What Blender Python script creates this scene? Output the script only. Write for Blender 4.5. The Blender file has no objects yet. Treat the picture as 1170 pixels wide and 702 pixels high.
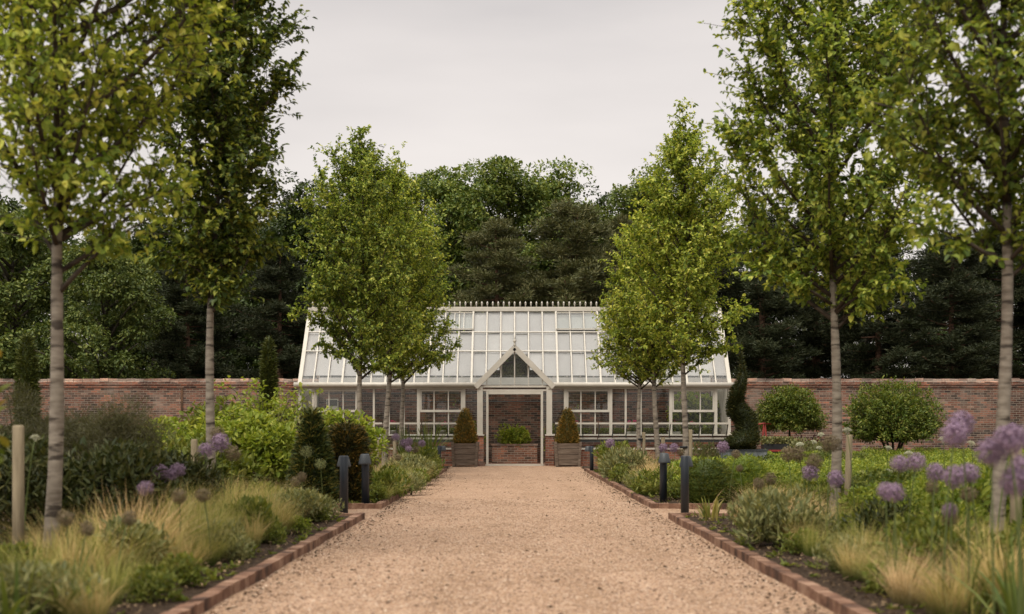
import bpy, math, random
import numpy as np
PI = math.pi
C = bpy.context.scene.collection
SC = bpy.context.scene
F = 1400.0            # focal length in photo pixels
CAMH = 1.07
def px(x, Y): return (x - 588.0) / F * Y            # photo column -> world X at depth Y
def pz(y, Y): return CAMH + (493.0 - y) / F * Y     # photo row -> world Z at depth Y
def rgen(seed): return np.random.default_rng(seed)
def nrm(v):
    v = np.asarray(v, float)
    return v / np.maximum(np.linalg.norm(v, axis=-1, keepdims=True), 1e-9)

# ------------------------------------------------------------------ mesh builder
class MB:
    def __init__(s): s.v = []; s.f = []; s.n = 0
    def add(s, V, faces, smooth=False):
        V = np.asarray(V, np.float32).reshape(-1, 3)
        if not isinstance(faces, list): faces = [faces]
        for fa in faces:
            fa = np.asarray(fa, np.int64)
            if fa.size: s.f.append((fa + s.n, smooth))
        s.v.append(V); s.n += len(V)
    def box(s, a, b):
        (x0, y0, z0), (x1, y1, z1) = a, b
        V = [(x0,y0,z0),(x1,y0,z0),(x1,y1,z0),(x0,y1,z0),(x0,y0,z1),(x1,y0,z1),(x1,y1,z1),(x0,y1,z1)]
        s.add(V, np.array([(0,3,2,1),(4,5,6,7),(0,1,5,4),(1,2,6,5),(2,3,7,6),(3,0,4,7)]))
    def cbox(s, c, d, rz=0.0, jit=0.0, r=None):
        V = np.array([(-1,-1,-1),(1,-1,-1),(1,1,-1),(-1,1,-1),(-1,-1,1),(1,-1,1),(1,1,1),(-1,1,1)], float) * np.array(d) / 2
        if jit and r is not None: V = V + r.normal(0, jit, V.shape)
        ca, sa = math.cos(rz), math.sin(rz)
        V = np.stack([V[:,0]*ca - V[:,1]*sa, V[:,0]*sa + V[:,1]*ca, V[:,2]], 1) + np.array(c)
        s.add(V, np.array([(0,3,2,1),(4,5,6,7),(0,1,5,4),(1,2,6,5),(2,3,7,6),(3,0,4,7)]))
    def bar(s, p, q, w, h, up=(0,0,1)):
        """square bar from p to q, w wide, h deep"""
        p = np.array(p, float); q = np.array(q, float); d = nrm(q - p)
        up = np.array(up, float)
        if abs(np.dot(d, up)) > .98: up = np.array([0,1,0.])
        a = nrm(np.cross(d, up)); b = np.cross(a, d)
        V = [e + a*w/2*i + b*h/2*j for e in (p, q) for i, j in ((-1,-1),(1,-1),(1,1),(-1,1))]
        s.add(V, np.array([(0,1,2,3),(4,7,6,5),(0,4,5,1),(1,5,6,2),(2,6,7,3),(3,7,4,0)]))
    def tube(s, P, R, k=6, cap=True, smooth=True):
        P = np.asarray(P, float); n = len(P); R = np.broadcast_to(np.asarray(R, float), (n,))
        T = nrm(np.gradient(P, axis=0))
        ref = np.array([0,0,1.]) if abs(T[0][2]) < .9 else np.array([1.,0,0])
        A = nrm(np.cross(T, ref)); B = np.cross(T, A)
        th = np.arange(k) * 2 * PI / k
        V = P[:,None] + R[:,None,None] * (np.cos(th)[None,:,None]*A[:,None] + np.sin(th)[None,:,None]*B[:,None])
        i = np.arange(n-1)[:,None]*k; j = np.arange(k)[None]; j2 = (j+1) % k
        q = np.stack([i+j, i+j2, i+k+j2, i+k+j], -1).reshape(-1, 4)
        fs = [q]
        if cap: fs += [np.arange(k)[None, ::-1], (n-1)*k + np.arange(k)[None]]
        s.add(V, fs, smooth)
    def lathe(s, prof, c=(0,0,0), k=16, smooth=True):
        prof = np.asarray(prof, float); n = len(prof)
        th = np.arange(k) * 2 * PI / k
        V = np.stack([prof[:,0,None]*np.cos(th), prof[:,0,None]*np.sin(th), np.repeat(prof[:,1,None], k, 1)], -1) + np.array(c)
        i = np.arange(n-1)[:,None]*k; j = np.arange(k)[None]; j2 = (j+1) % k
        s.add(V, [np.stack([i+j, i+j2, i+k+j2, i+k+j], -1).reshape(-1,4), np.arange(k)[None,::-1], (n-1)*k+np.arange(k)[None]], smooth)
    def quad(s, a, b, c, d): s.add([a,b,c,d], np.array([(0,1,2,3)]))
    def leaves(s, P, D, N, L, W, fold=.16, droop=.12, smooth=False):
        """oval two-sided leaves, folded along the midrib: base P, direction D, upper face N"""
        P = np.asarray(P, float); n = len(P)
        if n == 0: return
        D = nrm(D); S = nrm(np.cross(D, N)); N = np.cross(S, D)
        L = np.broadcast_to(L, (n,))[:,None]; W = np.broadcast_to(W, (n,))[:,None]
        b = P; t = P + D*L - N*droop*L
        m1 = P + D*L*.33; m2 = P + D*L*.70 - N*droop*.45*L
        V = np.stack([b, m1 - S*W*.5 + N*fold*W, m2 - S*W*.38 + N*fold*W*.8, t, m2 + S*W*.38 + N*fold*W*.8, m1 + S*W*.5 + N*fold*W], 1).reshape(-1,3)
        o = (np.arange(n)*6)[:,None]
        s.add(V, [np.concatenate([o + np.array([[0,1,2,3]]), o + np.array([[0,3,4,5]])])], smooth)
    def tris(s, P, D, N, L, W):
        """simple needle / small diamond leaves"""
        P = np.asarray(P, float); n = len(P)
        if n == 0: return
        D = nrm(D); S = nrm(np.cross(D, N)); N = np.cross(S, D)
        L = np.broadcast_to(L, (n,))[:,None]; W = np.broadcast_to(W, (n,))[:,None]
        V = np.stack([P, P + D*L*.5 - S*W*.5 + N*W*.1, P + D*L, P + D*L*.5 + S*W*.5 + N*W*.1], 1).reshape(-1,3)
        s.add(V, (np.arange(n)*4)[:,None] + np.array([[0,1,2,3]]))
    def blades(s, P, D, bend, L, W, seg=4):
        """arching grass blades: start P, start direction D, bend vector added quadratically"""
        P = np.asarray(P, float); n = len(P); D = nrm(D)
        L = np.broadcast_to(L, (n,))[:,None]; W = np.broadcast_to(W, (n,))[:,None]
        S = nrm(np.cross(D, bend + 1e-4)); rows = []
        for i in range(seg+1):
            t = i/seg
            c = P + D*L*t + bend*L*t*t
            w = W*(1 - t)**.6 * (1 if i else .7)*.5
            rows += ([c - S*w, c + S*w] if i < seg else [c])
        V = np.stack(rows, 1); k = V.shape[1]; o = (np.arange(n)*k)[:,None]
        q = np.concatenate([o + np.array([[2*i, 2*i+1, 2*i+3, 2*i+2]]) for i in range(seg-1)])
        t3 = o + np.array([[2*seg-2, 2*seg-1, 2*seg]])
        s.add(V.reshape(-1,3), [q, t3], True)
    def mesh(s, name):
        me = bpy.data.meshes.new(name)
        V = np.concatenate(s.v).astype(np.float32)
        li, ls, sm, c = [], [], [], 0
        for fa, smooth in s.f:
            n, k = fa.shape
            li.append(fa.ravel()); ls.append(c + np.arange(n)*k); sm.append(np.full(n, smooth)); c += n*k
        me.vertices.add(len(V)); me.vertices.foreach_set('co', V.ravel())
        me.loops.add(c); me.loops.foreach_set('vertex_index', np.concatenate(li).astype(np.int32))
        ls = np.concatenate(ls).astype(np.int32)
        me.polygons.add(len(ls)); me.polygons.foreach_set('loop_start', ls)
        me.polygons.foreach_set('use_smooth', np.concatenate(sm))
        me.update(calc_edges=True)
        return me

def obj(name, mb, mat, parent=None, loc=(0,0,0)):
    me = mb.mesh(name) if isinstance(mb, MB) else mb
    o = bpy.data.objects.new(name, me); C.objects.link(o)
    if mat is not None and not me.materials: me.materials.append(mat)
    o.location = loc
    if parent is not None: o.parent = parent
    return o
def tag(o, label, cat, group=None):
    o['label'] = label; o['category'] = cat
    if group: o['group'] = group
    return o
def thing(name, label, cat, loc=(0,0,0), rz=0, group=None):
    o = bpy.data.objects.new(name, None); C.objects.link(o)
    o.empty_display_size = .1
    o.location = loc; o.rotation_euler = (0,0,rz)
    return tag(o, label, cat, group)
def struct(name, mb, mat, kind='structure'):
    o = obj(name, mb, mat); o['kind'] = kind; return o
def dup(root, loc, rz=0, sc=1.0, label=None):
    r = root.copy(); C.objects.link(r); r.location = loc; r.rotation_euler = (0,0,rz)
    r.scale = (sc,sc,sc) if not isinstance(sc, tuple) else sc
    if label: r['label'] = label
    for ch in root.children:
        c = ch.copy(); C.objects.link(c); c.parent = r
        for g in ch.children:
            d = g.copy(); C.objects.link(d); d.parent = c
    return r

# ------------------------------------------------------------------ materials
def newmat(name):
    m = bpy.data.materials.new(name); m.use_nodes = True
    nt = m.node_tree; nt.nodes.clear()
    out = nt.nodes.new('ShaderNodeOutputMaterial')
    return m, nt, out
def N(nt, t, **kw):
    n = nt.nodes.new('ShaderNode' + t)
    for k, v in kw.items():
        if k.startswith('i_'): n.inputs[k[2:].replace('_', ' ')].default_value = v
        else: setattr(n, k, v)
    return n
def ramp(nt, stops):
    r = nt.nodes.new('ShaderNodeValToRGB'); e = r.color_ramp.elements
    while len(e) < len(stops): e.new(.5)
    for el, (p, c) in zip(e, stops): el.position = p; el.color = (*c, 1)
    return r
def leafmat(name, cols, trans=.35, rough=.45, spec=.18, tmul=(1.2,1.2,.6), zbase=None):
    """foliage: colour varies leaf by leaf (random per island) and in patches of the plant"""
    m, nt, out = newmat(name); L = nt.links.new
    g = N(nt, 'NewGeometry'); oi = N(nt, 'ObjectInfo'); tc = N(nt, 'TexCoord')
    nz = N(nt, 'TexNoise'); nz.inputs['Scale'].default_value = 1.6; nz.inputs['Detail'].default_value = 2
    L(tc.outputs['Object'], nz.inputs['Vector'])
    a = N(nt, 'Math', operation='MULTIPLY'); L(g.outputs['Random Per Island'], a.inputs[0]); a.inputs[1].default_value = .85
    b = N(nt, 'Math', operation='MULTIPLY_ADD'); L(nz.outputs['Fac'], b.inputs[0]); b.inputs[1].default_value = .55; L(a.outputs[0], b.inputs[2])
    c = N(nt, 'Math', operation='SUBTRACT'); L(b.outputs[0], c.inputs[0]); c.inputs[1].default_value = .20
    n = len(cols); r = ramp(nt, [(i/(n-1), col) for i, col in enumerate(cols)])
    L(c.outputs[0], r.inputs['Fac'])
    col = r.outputs['Color']
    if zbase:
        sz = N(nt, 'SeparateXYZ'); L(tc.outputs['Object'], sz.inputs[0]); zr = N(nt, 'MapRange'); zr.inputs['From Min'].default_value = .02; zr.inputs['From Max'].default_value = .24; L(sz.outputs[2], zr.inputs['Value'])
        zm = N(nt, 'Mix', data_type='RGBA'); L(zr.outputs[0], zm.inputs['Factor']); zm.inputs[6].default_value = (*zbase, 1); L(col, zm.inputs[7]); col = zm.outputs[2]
    hv = N(nt, 'HueSaturation')
    mr = N(nt, 'MapRange'); mr.inputs['To Min'].default_value = .88; mr.inputs['To Max'].default_value = 1.12
    L(oi.outputs['Random'], mr.inputs['Value']); L(mr.outputs[0], hv.inputs['Value']); L(col, hv.inputs['Color'])
    p = N(nt, 'BsdfPrincipled'); p.inputs['Roughness'].default_value = rough; p.inputs['Specular IOR Level'].default_value = spec
    L(hv.outputs['Color'], p.inputs['Base Color'])
    t = N(nt, 'BsdfTranslucent'); mx = N(nt, 'Mix', data_type='RGBA', blend_type='MULTIPLY'); mx.inputs['Factor'].default_value = 1
    L(hv.outputs['Color'], mx.inputs[6]); mx.inputs[7].default_value = (*tmul, 1); L(mx.outputs[2], t.inputs['Color'])
    ms = N(nt, 'MixShader'); ms.inputs[0].default_value = trans
    L(p.outputs[0], ms.inputs[1]); L(t.outputs[0], ms.inputs[2]); L(ms.outputs[0], out.inputs['Surface'])
    return m
def noisemat(name, cols, scale=8, rough=.7, spec=.3, bump=0, bscale=None, stretch=(1,1,1), detail=4, metal=0, isl=0.0):
    m, nt, out = newmat(name); L = nt.links.new
    tc = N(nt, 'TexCoord'); mp = N(nt, 'Mapping'); mp.inputs['Scale'].default_value = stretch
    L(tc.outputs['Object'], mp.inputs['Vector'])
    nz = N(nt, 'TexNoise'); nz.inputs['Scale'].default_value = scale; nz.inputs['Detail'].default_value = detail
    L(mp.outputs[0], nz.inputs['Vector'])
    fac = nz.outputs['Fac']
    if isl:
        g = N(nt, 'NewGeometry'); ma = N(nt, 'Math', operation='MULTIPLY_ADD')
        L(g.outputs['Random Per Island'], ma.inputs[0]); ma.inputs[1].default_value = isl; L(fac, ma.inputs[2])
        sb = N(nt, 'Math', operation='SUBTRACT'); L(ma.outputs[0], sb.inputs[0]); sb.inputs[1].default_value = isl/2; fac = sb.outputs[0]
    n = len(cols); r = ramp(nt, [(.25 + .5*i/max(1, n-1), c) for i, c in enumerate(cols)])
    L(fac, r.inputs['Fac'])
    p = N(nt, 'BsdfPrincipled'); p.inputs['Roughness'].default_value = rough; p.inputs['Specular IOR Level'].default_value = spec
    p.inputs['Metallic'].default_value = metal
    L(r.outputs['Color'], p.inputs['Base Color'])
    if bump:
        n2 = N(nt, 'TexNoise'); n2.inputs['Scale'].default_value = bscale or scale*4; n2.inputs['Detail'].default_value = 5
        L(mp.outputs[0], n2.inputs['Vector'])
        bp = N(nt, 'Bump'); bp.inputs['Strength'].default_value = bump; bp.inputs['Distance'].default_value = .02
        L(n2.outputs['Fac'], bp.inputs['Height']); L(bp.outputs[0], p.inputs['Normal'])
    L(p.outputs[0], out.inputs['Surface'])
    return m
def brickmat(name, c1, c2, c3, mortar, bw=.225, bh=.075, dark=.5):
    m, nt, out = newmat(name); L = nt.links.new
    tc = N(nt, 'TexCoord'); sp = N(nt, 'SeparateXYZ'); L(tc.outputs['Object'], sp.inputs[0])
    ad = N(nt, 'Math', operation='ADD'); L(sp.outputs[0], ad.inputs[0]); L(sp.outputs[1], ad.inputs[1])
    cb = N(nt, 'CombineXYZ'); L(ad.outputs[0], cb.inputs[0]); L(sp.outputs[2], cb.inputs[1])
    wob = N(nt, 'TexNoise'); wob.inputs['Scale'].default_value = 3; L(cb.outputs[0], wob.inputs['Vector'])
    va = N(nt, 'VectorMath', operation='MULTIPLY_ADD'); L(wob.outputs['Color'], va.inputs[0]); va.inputs[1].default_value = (.02,.015,0); L(cb.outputs[0], va.inputs[2])
    bk = N(nt, 'TexBrick'); bk.offset = .5
    for k, v in (('Scale',1),('Mortar Size',.009),('Mortar Smooth',.3),('Brick Width',bw),('Row Height',bh),('Bias',0.0)): bk.inputs[k].default_value = v
    bk.inputs['Color1'].default_value = (0,0,0,1); bk.inputs['Color2'].default_value = (1,1,1,1); bk.inputs['Mortar'].default_value = (.5,.5,.5,1)
    L(va.outputs[0], bk.inputs['Vector'])
    r = ramp(nt, [(0, tuple(x*.75 for x in c3)), (.16, c2), (.3, c1), (.45, c3), (.6, tuple(x*1.35 for x in c1)), (.74, c2), (.86, tuple(x*dark for x in c3)), (1, tuple((a+b)/2*1.2 for a, b in zip(c1, mortar)))]); L(bk.outputs['Color'], r.inputs['Fac'])
    big = N(nt, 'TexNoise'); big.inputs['Scale'].default_value = .9; big.inputs['Detail'].default_value = 6; L(cb.outputs[0], big.inputs['Vector'])
    rb = ramp(nt, [(.32, (.42,.40,.40)), (.5, (1,1,1)), (.70, (1.4,1.32,1.22))]); L(big.outputs['Fac'], rb.inputs['Fac'])
    mu = N(nt, 'Mix', data_type='RGBA', blend_type='MULTIPLY'); mu.inputs['Factor'].default_value = 1; L(r.outputs['Color'], mu.inputs[6]); L(rb.outputs['Color'], mu.inputs[7])
    fine = N(nt, 'TexNoise'); fine.inputs['Scale'].default_value = 22; fine.inputs['Detail'].default_value = 5; L(cb.outputs[0], fine.inputs['Vector'])
    rf = ramp(nt, [(.3, (.7,.7,.7)), (.7, (1.2,1.2,1.2))]); L(fine.outputs['Fac'], rf.inputs['Fac'])
    m2 = N(nt, 'Mix', data_type='RGBA', blend_type='MULTIPLY'); m2.inputs['Factor'].default_value = 1; L(mu.outputs[2], m2.inputs[6]); L(rf.outputs['Color'], m2.inputs[7])
    mps = N(nt, 'Mapping'); mps.inputs['Scale'].default_value = (1.1,.45,1); L(cb.outputs[0], mps.inputs['Vector'])
    ef = N(nt, 'TexNoise'); ef.inputs['Scale'].default_value = 1.4; ef.inputs['Detail'].default_value = 8; ef.inputs['Roughness'].default_value = .65; L(mps.outputs[0], ef.inputs['Vector'])
    re_ = ramp(nt, [(.54, (0,0,0)), (.72, (.55,.55,.55))]); L(ef.outputs['Fac'], re_.inputs['Fac'])
    me_ = N(nt, 'Mix', data_type='RGBA'); L(re_.outputs['Color'], me_.inputs['Factor']); L(m2.outputs[2], me_.inputs[6]); me_.inputs[7].default_value = (.27,.22,.18,1)
    m3 = N(nt, 'Mix', data_type='RGBA'); L(bk.outputs['Fac'], m3.inputs['Factor']); L(me_.outputs[2], m3.inputs[6]); m3.inputs[7].default_value = (*mortar, 1)
    p = N(nt, 'BsdfPrincipled'); p.inputs['Roughness'].default_value = .85; p.inputs['Specular IOR Level'].default_value = .2
    L(m3.outputs[2], p.inputs['Base Color'])
    inv = N(nt, 'Math', operation='SUBTRACT'); inv.inputs[0].default_value = 1; L(bk.outputs['Fac'], inv.inputs[1])
    hh = N(nt, 'Math', operation='MULTIPLY_ADD'); L(fine.outputs['Fac'], hh.inputs[0]); hh.inputs[1].default_value = .5; L(inv.outputs[0], hh.inputs[2])
    bp = N(nt, 'Bump'); bp.inputs['Strength'].default_value = .6; bp.inputs['Distance'].default_value = .012
    L(hh.outputs[0], bp.inputs['Height']); L(bp.outputs[0], p.inputs['Normal'])
    L(p.outputs[0], out.inputs['Surface'])
    return m
def glassmat(name, tint=(.93,.95,.94), ior=1.5, rough=.02, haze=0.0):
    m, nt, out = newmat(name); L = nt.links.new
    t = N(nt, 'BsdfTransparent'); t.inputs['Color'].default_value = (*tint, 1)
    g = N(nt, 'BsdfGlossy'); g.inputs['Roughness'].default_value = rough
    ge = N(nt, 'NewGeometry'); dt = N(nt, 'VectorMath', operation='DOT_PRODUCT'); L(ge.outputs['Incoming'], dt.inputs[0]); L(ge.outputs['Normal'], dt.inputs[1])
    ab = N(nt, 'Math', operation='ABSOLUTE'); L(dt.outputs['Value'], ab.inputs[0]); iv = N(nt, 'Math', operation='SUBTRACT'); iv.inputs[0].default_value = 1; L(ab.outputs[0], iv.inputs[1])
    pw = N(nt, 'Math', operation='POWER'); L(iv.outputs[0], pw.inputs[0]); pw.inputs[1].default_value = 4.5
    fr = N(nt, 'Math', operation='MULTIPLY_ADD'); L(pw.outputs[0], fr.inputs[0]); fr.inputs[1].default_value = .9; fr.inputs[2].default_value = .04
    ms = N(nt, 'MixShader'); L(fr.outputs[0], ms.inputs[0]); L(t.outputs[0], ms.inputs[1]); L(g.outputs[0], ms.inputs[2])
    res = ms.outputs[0]
    if haze:
        d = N(nt, 'BsdfDiffuse'); d.inputs['Color'].default_value = (.75,.75,.73,1)
        nz = N(nt, 'TexNoise'); nz.inputs['Scale'].default_value = 2.2; nz.inputs['Detail'].default_value = 5
        tc = N(nt, 'TexCoord'); L(tc.outputs['Object'], nz.inputs['Vector'])
        mr = N(nt, 'MapRange'); mr.inputs['From Min'].default_value = .35; mr.inputs['From Max'].default_value = .7; mr.inputs['To Min'].default_value = haze*.4; mr.inputs['To Max'].default_value = haze*1.4
        L(nz.outputs['Fac'], mr.inputs['Value'])
        m2 = N(nt, 'MixShader'); L(mr.outputs[0], m2.inputs[0]); L(res, m2.inputs[1]); L(d.outputs[0], m2.inputs[2]); res = m2.outputs[0]
    L(res, out.inputs['Surface'])
    return m

M = {}
M['paint'] = noisemat('stone_paint', [(.43,.395,.335),(.51,.475,.41)], 5, .45, .4)
M['paint_in'] = noisemat('inner_panel_paint', [(.36,.35,.31),(.42,.41,.37)], 3, .6, .3, stretch=(1,1,.2))
M['white'] = noisemat('white_limewash', [(.62,.61,.58),(.72,.71,.68)], 2, .7, .2)
M['blind'] = leafmat('blind_fabric', [(.70,.70,.70),(.79,.79,.785),(.88,.88,.87)], .6, .9, .1, tmul=(1,1,.98))
M['rail_and_shade'] = noisemat('dark_rail_and_shade', [(.05,.052,.05),(.09,.09,.085)], 6, .5, .4)  # dark metal; also the painted shade of lid bars, hinge rail and vent gaps
M['glass'] = glassmat('window_glass', haze=.004)
M['roofglass'] = glassmat('roof_glass', (.96,.96,.95), haze=.07)
M['brick'] = brickmat('old_brick', (.27,.105,.062), (.20,.078,.052), (.115,.062,.05), (.20,.165,.13))
M['brick_in'] = brickmat('inner_wall_brick', (.20,.09,.060), (.135,.078,.056), (.072,.052,.044), (.21,.175,.14))
M['planter_brick'] = brickmat('planter_brick', (.48,.21,.13), (.38,.18,.12), (.28,.17,.13), (.42,.35,.28))
M['coping'] = brickmat('coping_brick', (.44,.28,.21), (.36,.22,.165), (.33,.26,.22), (.30,.26,.22), bw=.3, bh=.2)
M['edging'] = noisemat('edging_brick', [(.065,.04,.03),(.175,.095,.062),(.30,.19,.13)], 6, .9, .15, .5, 40, isl=.35)
M['soil'] = noisemat('dark_mulch', [(.018,.012,.008),(.045,.03,.02),(.085,.058,.038)], 26, .95, .1, 1.0, 60)
M['earth'] = noisemat('wood_floor', [(.02,.018,.01),(.05,.045,.02)], 2, .95, .1, .6)
M['post'] = noisemat('weathered_stake', [(.17,.135,.085),(.30,.245,.16)], 5, .85, .15, .5, 14, stretch=(6,6,.6))
M['oak'] = noisemat('planter_board', [(.075,.055,.042),(.135,.10,.075),(.19,.15,.115)], 4, .8, .2, .4, 12, stretch=(.6,5,5))
M['zinc'] = noisemat('weathered_zinc', [(.07,.08,.083),(.16,.18,.18),(.27,.29,.28)], 5, .5, .4, stretch=(2,2,.5), metal=.3)
M['black'] = noisemat('black_rubber', [(.012,.012,.012),(.02,.02,.02)], 4, .6, .3)
M['navy'] = noisemat('slate_blue_metal', [(.010,.015,.022),(.016,.022,.030)], 5, .45, .45)
M['hood'] = noisemat('slate_blue_metal_hood', [(.034,.039,.043),(.046,.052,.056)], 5, .5, .4)
M['redpaint'] = noisemat('red_paint', [(.22,.03,.025),(.30,.045,.035)], 5, .5, .4)
M['cream_pot'] = noisemat('pale_pot', [(.42,.39,.33),(.52,.49,.42)], 5, .7, .2)
M['terracotta'] = noisemat('terracotta', [(.27,.11,.06),(.36,.16,.09)], 5, .8, .2)
M['pink'] = leafmat('pink_petal', [(.55,.05,.16),(.65,.10,.24)], .3, tmul=(1,1,1))
M['litter'] = noisemat('leaf_litter', [(.04,.026,.017),(.10,.066,.04),(.24,.17,.10)], 3, .9, .1, isl=.8)

def barkmat(name, c0, c1, dark):
    m, nt, out = newmat(name); L = nt.links.new
    tc = N(nt, 'TexCoord')
    mp = N(nt, 'Mapping'); mp.inputs['Scale'].default_value = (3,3,11); L(tc.outputs['Object'], mp.inputs['Vector'])
    n1 = N(nt, 'TexNoise'); n1.inputs['Scale'].default_value = 2.2; n1.inputs['Detail'].default_value = 6; L(mp.outputs[0], n1.inputs['Vector'])
    r1 = ramp(nt, [(.3, c0), (.7, c1)]); L(n1.outputs['Fac'], r1.inputs['Fac'])
    mp2 = N(nt, 'Mapping'); mp2.inputs['Scale'].default_value = (2.2,2.2,10); L(tc.outputs['Object'], mp2.inputs['Vector'])
    n2 = N(nt, 'TexNoise'); n2.inputs['Scale'].default_value = 1.5; n2.inputs['Detail'].default_value = 3; L(mp2.outputs[0], n2.inputs['Vector'])
    r2 = ramp(nt, [(.36, (.85,.85,.85)), (.44, (0,0,0))]); L(n2.outputs['Fac'], r2.inputs['Fac'])
    mx = N(nt, 'Mix', data_type='RGBA'); L(r2.outputs['Color'], mx.inputs['Factor']); L(r1.outputs['Color'], mx.inputs[6]); mx.inputs[7].default_value = (*dark, 1)
    p = N(nt, 'BsdfPrincipled'); p.inputs['Roughness'].default_value = .8; p.inputs['Specular IOR Level'].default_value = .2; L(mx.outputs[2], p.inputs['Base Color'])
    bp = N(nt, 'Bump'); bp.inputs['Strength'].default_value = .5; bp.inputs['Distance'].default_value = .01; L(n1.outputs['Fac'], bp.inputs['Height']); L(bp.outputs[0], p.inputs['Normal'])
    L(p.outputs[0], out.inputs['Surface']); return m
M['bark'] = barkmat('grey_bark', (.13,.105,.08), (.28,.24,.19), (.028,.021,.016))
M['limb'] = barkmat('limb_bark', (.045,.034,.025), (.09,.07,.052), (.03,.022,.016))
M['pinebark'] = barkmat('pine_bark', (.10,.055,.035), (.17,.095,.06), (.04,.025,.02))
M['darkbark'] = barkmat('wood_bark', (.045,.038,.028), (.09,.075,.055), (.02,.017,.013))

M['pear'] = leafmat('pear_leaf', [(0.045,0.086,0.021),(0.137,0.194,0.035),(0.290,0.345,0.058),(0.594,0.580,0.138)], .38)  # wide leaf-to-leaf spread puts highlight and shadow contrast into the colour
M['pear_dark'] = leafmat('pear_leaf_dark', [(0.031,0.056,0.016),(0.078,0.117,0.023),(0.178,0.224,0.041),(0.463,0.448,0.086)], .34)  # darker copy of the pear leaf, shade put into the colour
M['pear_lit'] = leafmat('pear_leaf_lit', [(0.066,0.115,0.023),(0.195,0.259,0.042),(0.388,0.437,0.070),(0.702,0.655,0.167)], .40)  # brighter copy of the pear leaf, light put into the colour
M['wood_green'] = leafmat('broadleaf', [(0.055,0.092,0.026),(0.106,0.155,0.039),(0.184,0.225,0.052),(0.302,0.317,0.077)], .25)
M['wood_dark'] = leafmat('broadleaf_dark', [(0.021,0.034,0.010),(0.037,0.057,0.017),(0.060,0.085,0.023),(0.092,0.112,0.030)], .22)
M['wood_maple'] = leafmat('maple_leaf', [(0.045,0.071,0.019),(0.084,0.116,0.030),(0.133,0.165,0.041),(0.222,0.233,0.062)], .25)
M['pine'] = leafmat('pine_needle', [(0.045,0.051,0.023),(0.081,0.088,0.033),(0.119,0.120,0.047),(0.177,0.155,0.064)], .12)
M['pine_dark'] = leafmat('pine_needle_dark', [(.018,.024,.013),(.030,.038,.019),(.045,.052,.026),(.070,.072,.036)], .12, spec=.1)
M['lime'] = leafmat('lime_leaf', [(0.127,0.180,0.022),(0.201,0.255,0.033),(0.285,0.322,0.050),(0.401,0.390,0.081)], .4)
M['shrub'] = leafmat('mid_leaf', [(0.066,0.095,0.018),(0.113,0.139,0.025),(0.170,0.187,0.035),(0.260,0.250,0.056)], .35)
M['dark_shrub'] = leafmat('dark_leaf', [(0.024,0.034,0.011),(0.041,0.051,0.016),(0.066,0.071,0.022),(0.103,0.093,0.028)], .2)
M['fennel'] = leafmat('bronze_frond', [(0.052,0.048,0.024),(0.081,0.075,0.036),(0.111,0.110,0.048)], .3)
M['hedge'] = leafmat('hedge_leaf', [(0.084,0.135,0.020),(0.162,0.213,0.031),(0.266,0.300,0.047),(0.379,0.381,0.080)], .35)
M['dome'] = leafmat('dome_leaf', [(0.046,0.078,0.014),(0.085,0.126,0.020),(0.150,0.180,0.030),(0.273,0.258,0.057)], .3)
M['hedge_green'] = leafmat('box_leaf', [(0.042,0.064,0.013),(0.073,0.100,0.018),(0.122,0.139,0.025),(0.182,0.181,0.037)], .25)
M['yew'] = leafmat('yew_needle', [(.016,.022,.008),(.036,.038,.012),(.095,.075,.020),(.330,.190,.045)], .15)
M['yew_amber'] = leafmat('yew_needle_amber', [(0.043,0.046,0.014),(0.101,0.082,0.019),(0.217,0.134,0.027),(0.433,0.228,0.047)], .18)
M['yew_green'] = leafmat('yew_needle_green', [(.014,.026,.010),(.028,.042,.013),(.070,.085,.022),(.280,.220,.050)], .15)
M['yew_dark'] = leafmat('yew_needle_dark', [(0.018,0.025,0.009),(0.032,0.040,0.012),(0.054,0.058,0.015),(0.108,0.086,0.024)], .1)
M['cypress'] = leafmat('cypress_spray', [(0.035,0.049,0.011),(0.059,0.070,0.015),(0.090,0.092,0.020)], .15)
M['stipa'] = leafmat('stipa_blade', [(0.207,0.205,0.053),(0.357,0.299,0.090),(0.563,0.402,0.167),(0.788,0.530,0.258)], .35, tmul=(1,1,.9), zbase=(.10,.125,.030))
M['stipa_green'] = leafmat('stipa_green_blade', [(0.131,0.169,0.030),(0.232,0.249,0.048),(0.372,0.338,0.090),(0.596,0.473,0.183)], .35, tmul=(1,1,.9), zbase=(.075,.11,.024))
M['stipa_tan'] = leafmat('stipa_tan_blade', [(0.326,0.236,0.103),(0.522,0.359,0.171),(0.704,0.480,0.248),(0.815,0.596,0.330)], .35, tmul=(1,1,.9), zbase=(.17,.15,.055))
M['iris'] = leafmat('sword_leaf', [(0.061,0.094,0.022),(0.108,0.138,0.031),(0.169,0.181,0.042)], .3)
M['iris_yellow'] = leafmat('yellowing_leaf', [(.075,.105,.020),(.150,.165,.032),(.280,.235,.055),(.380,.300,.110)], .35, tmul=(1,1,.9))
M['sage'] = leafmat('grey_green_leaf', [(0.090,0.106,0.043),(0.154,0.163,0.066),(0.226,0.219,0.089),(0.318,0.284,0.119)], .25)
M['maroon'] = leafmat('maroon_flower', [(.050,.010,.012),(.095,.020,.022),(.140,.030,.032)], .3, tmul=(1,1,1))
M['orange_leaf'] = leafmat('young_rose_leaf', [(.070,.105,.015),(.120,.150,.020),(.180,.190,.028),(.330,.120,.035)], .45)
M['allium'] = leafmat('allium_purple', [(0.215,0.149,0.232),(0.337,0.233,0.325),(0.474,0.348,0.414)], .3, tmul=(1,1,1))
M['allium_spent'] = leafmat('allium_spent', [(0.150,0.120,0.066),(0.219,0.174,0.094),(0.269,0.198,0.143)], .3, tmul=(1,1,1))
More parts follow.
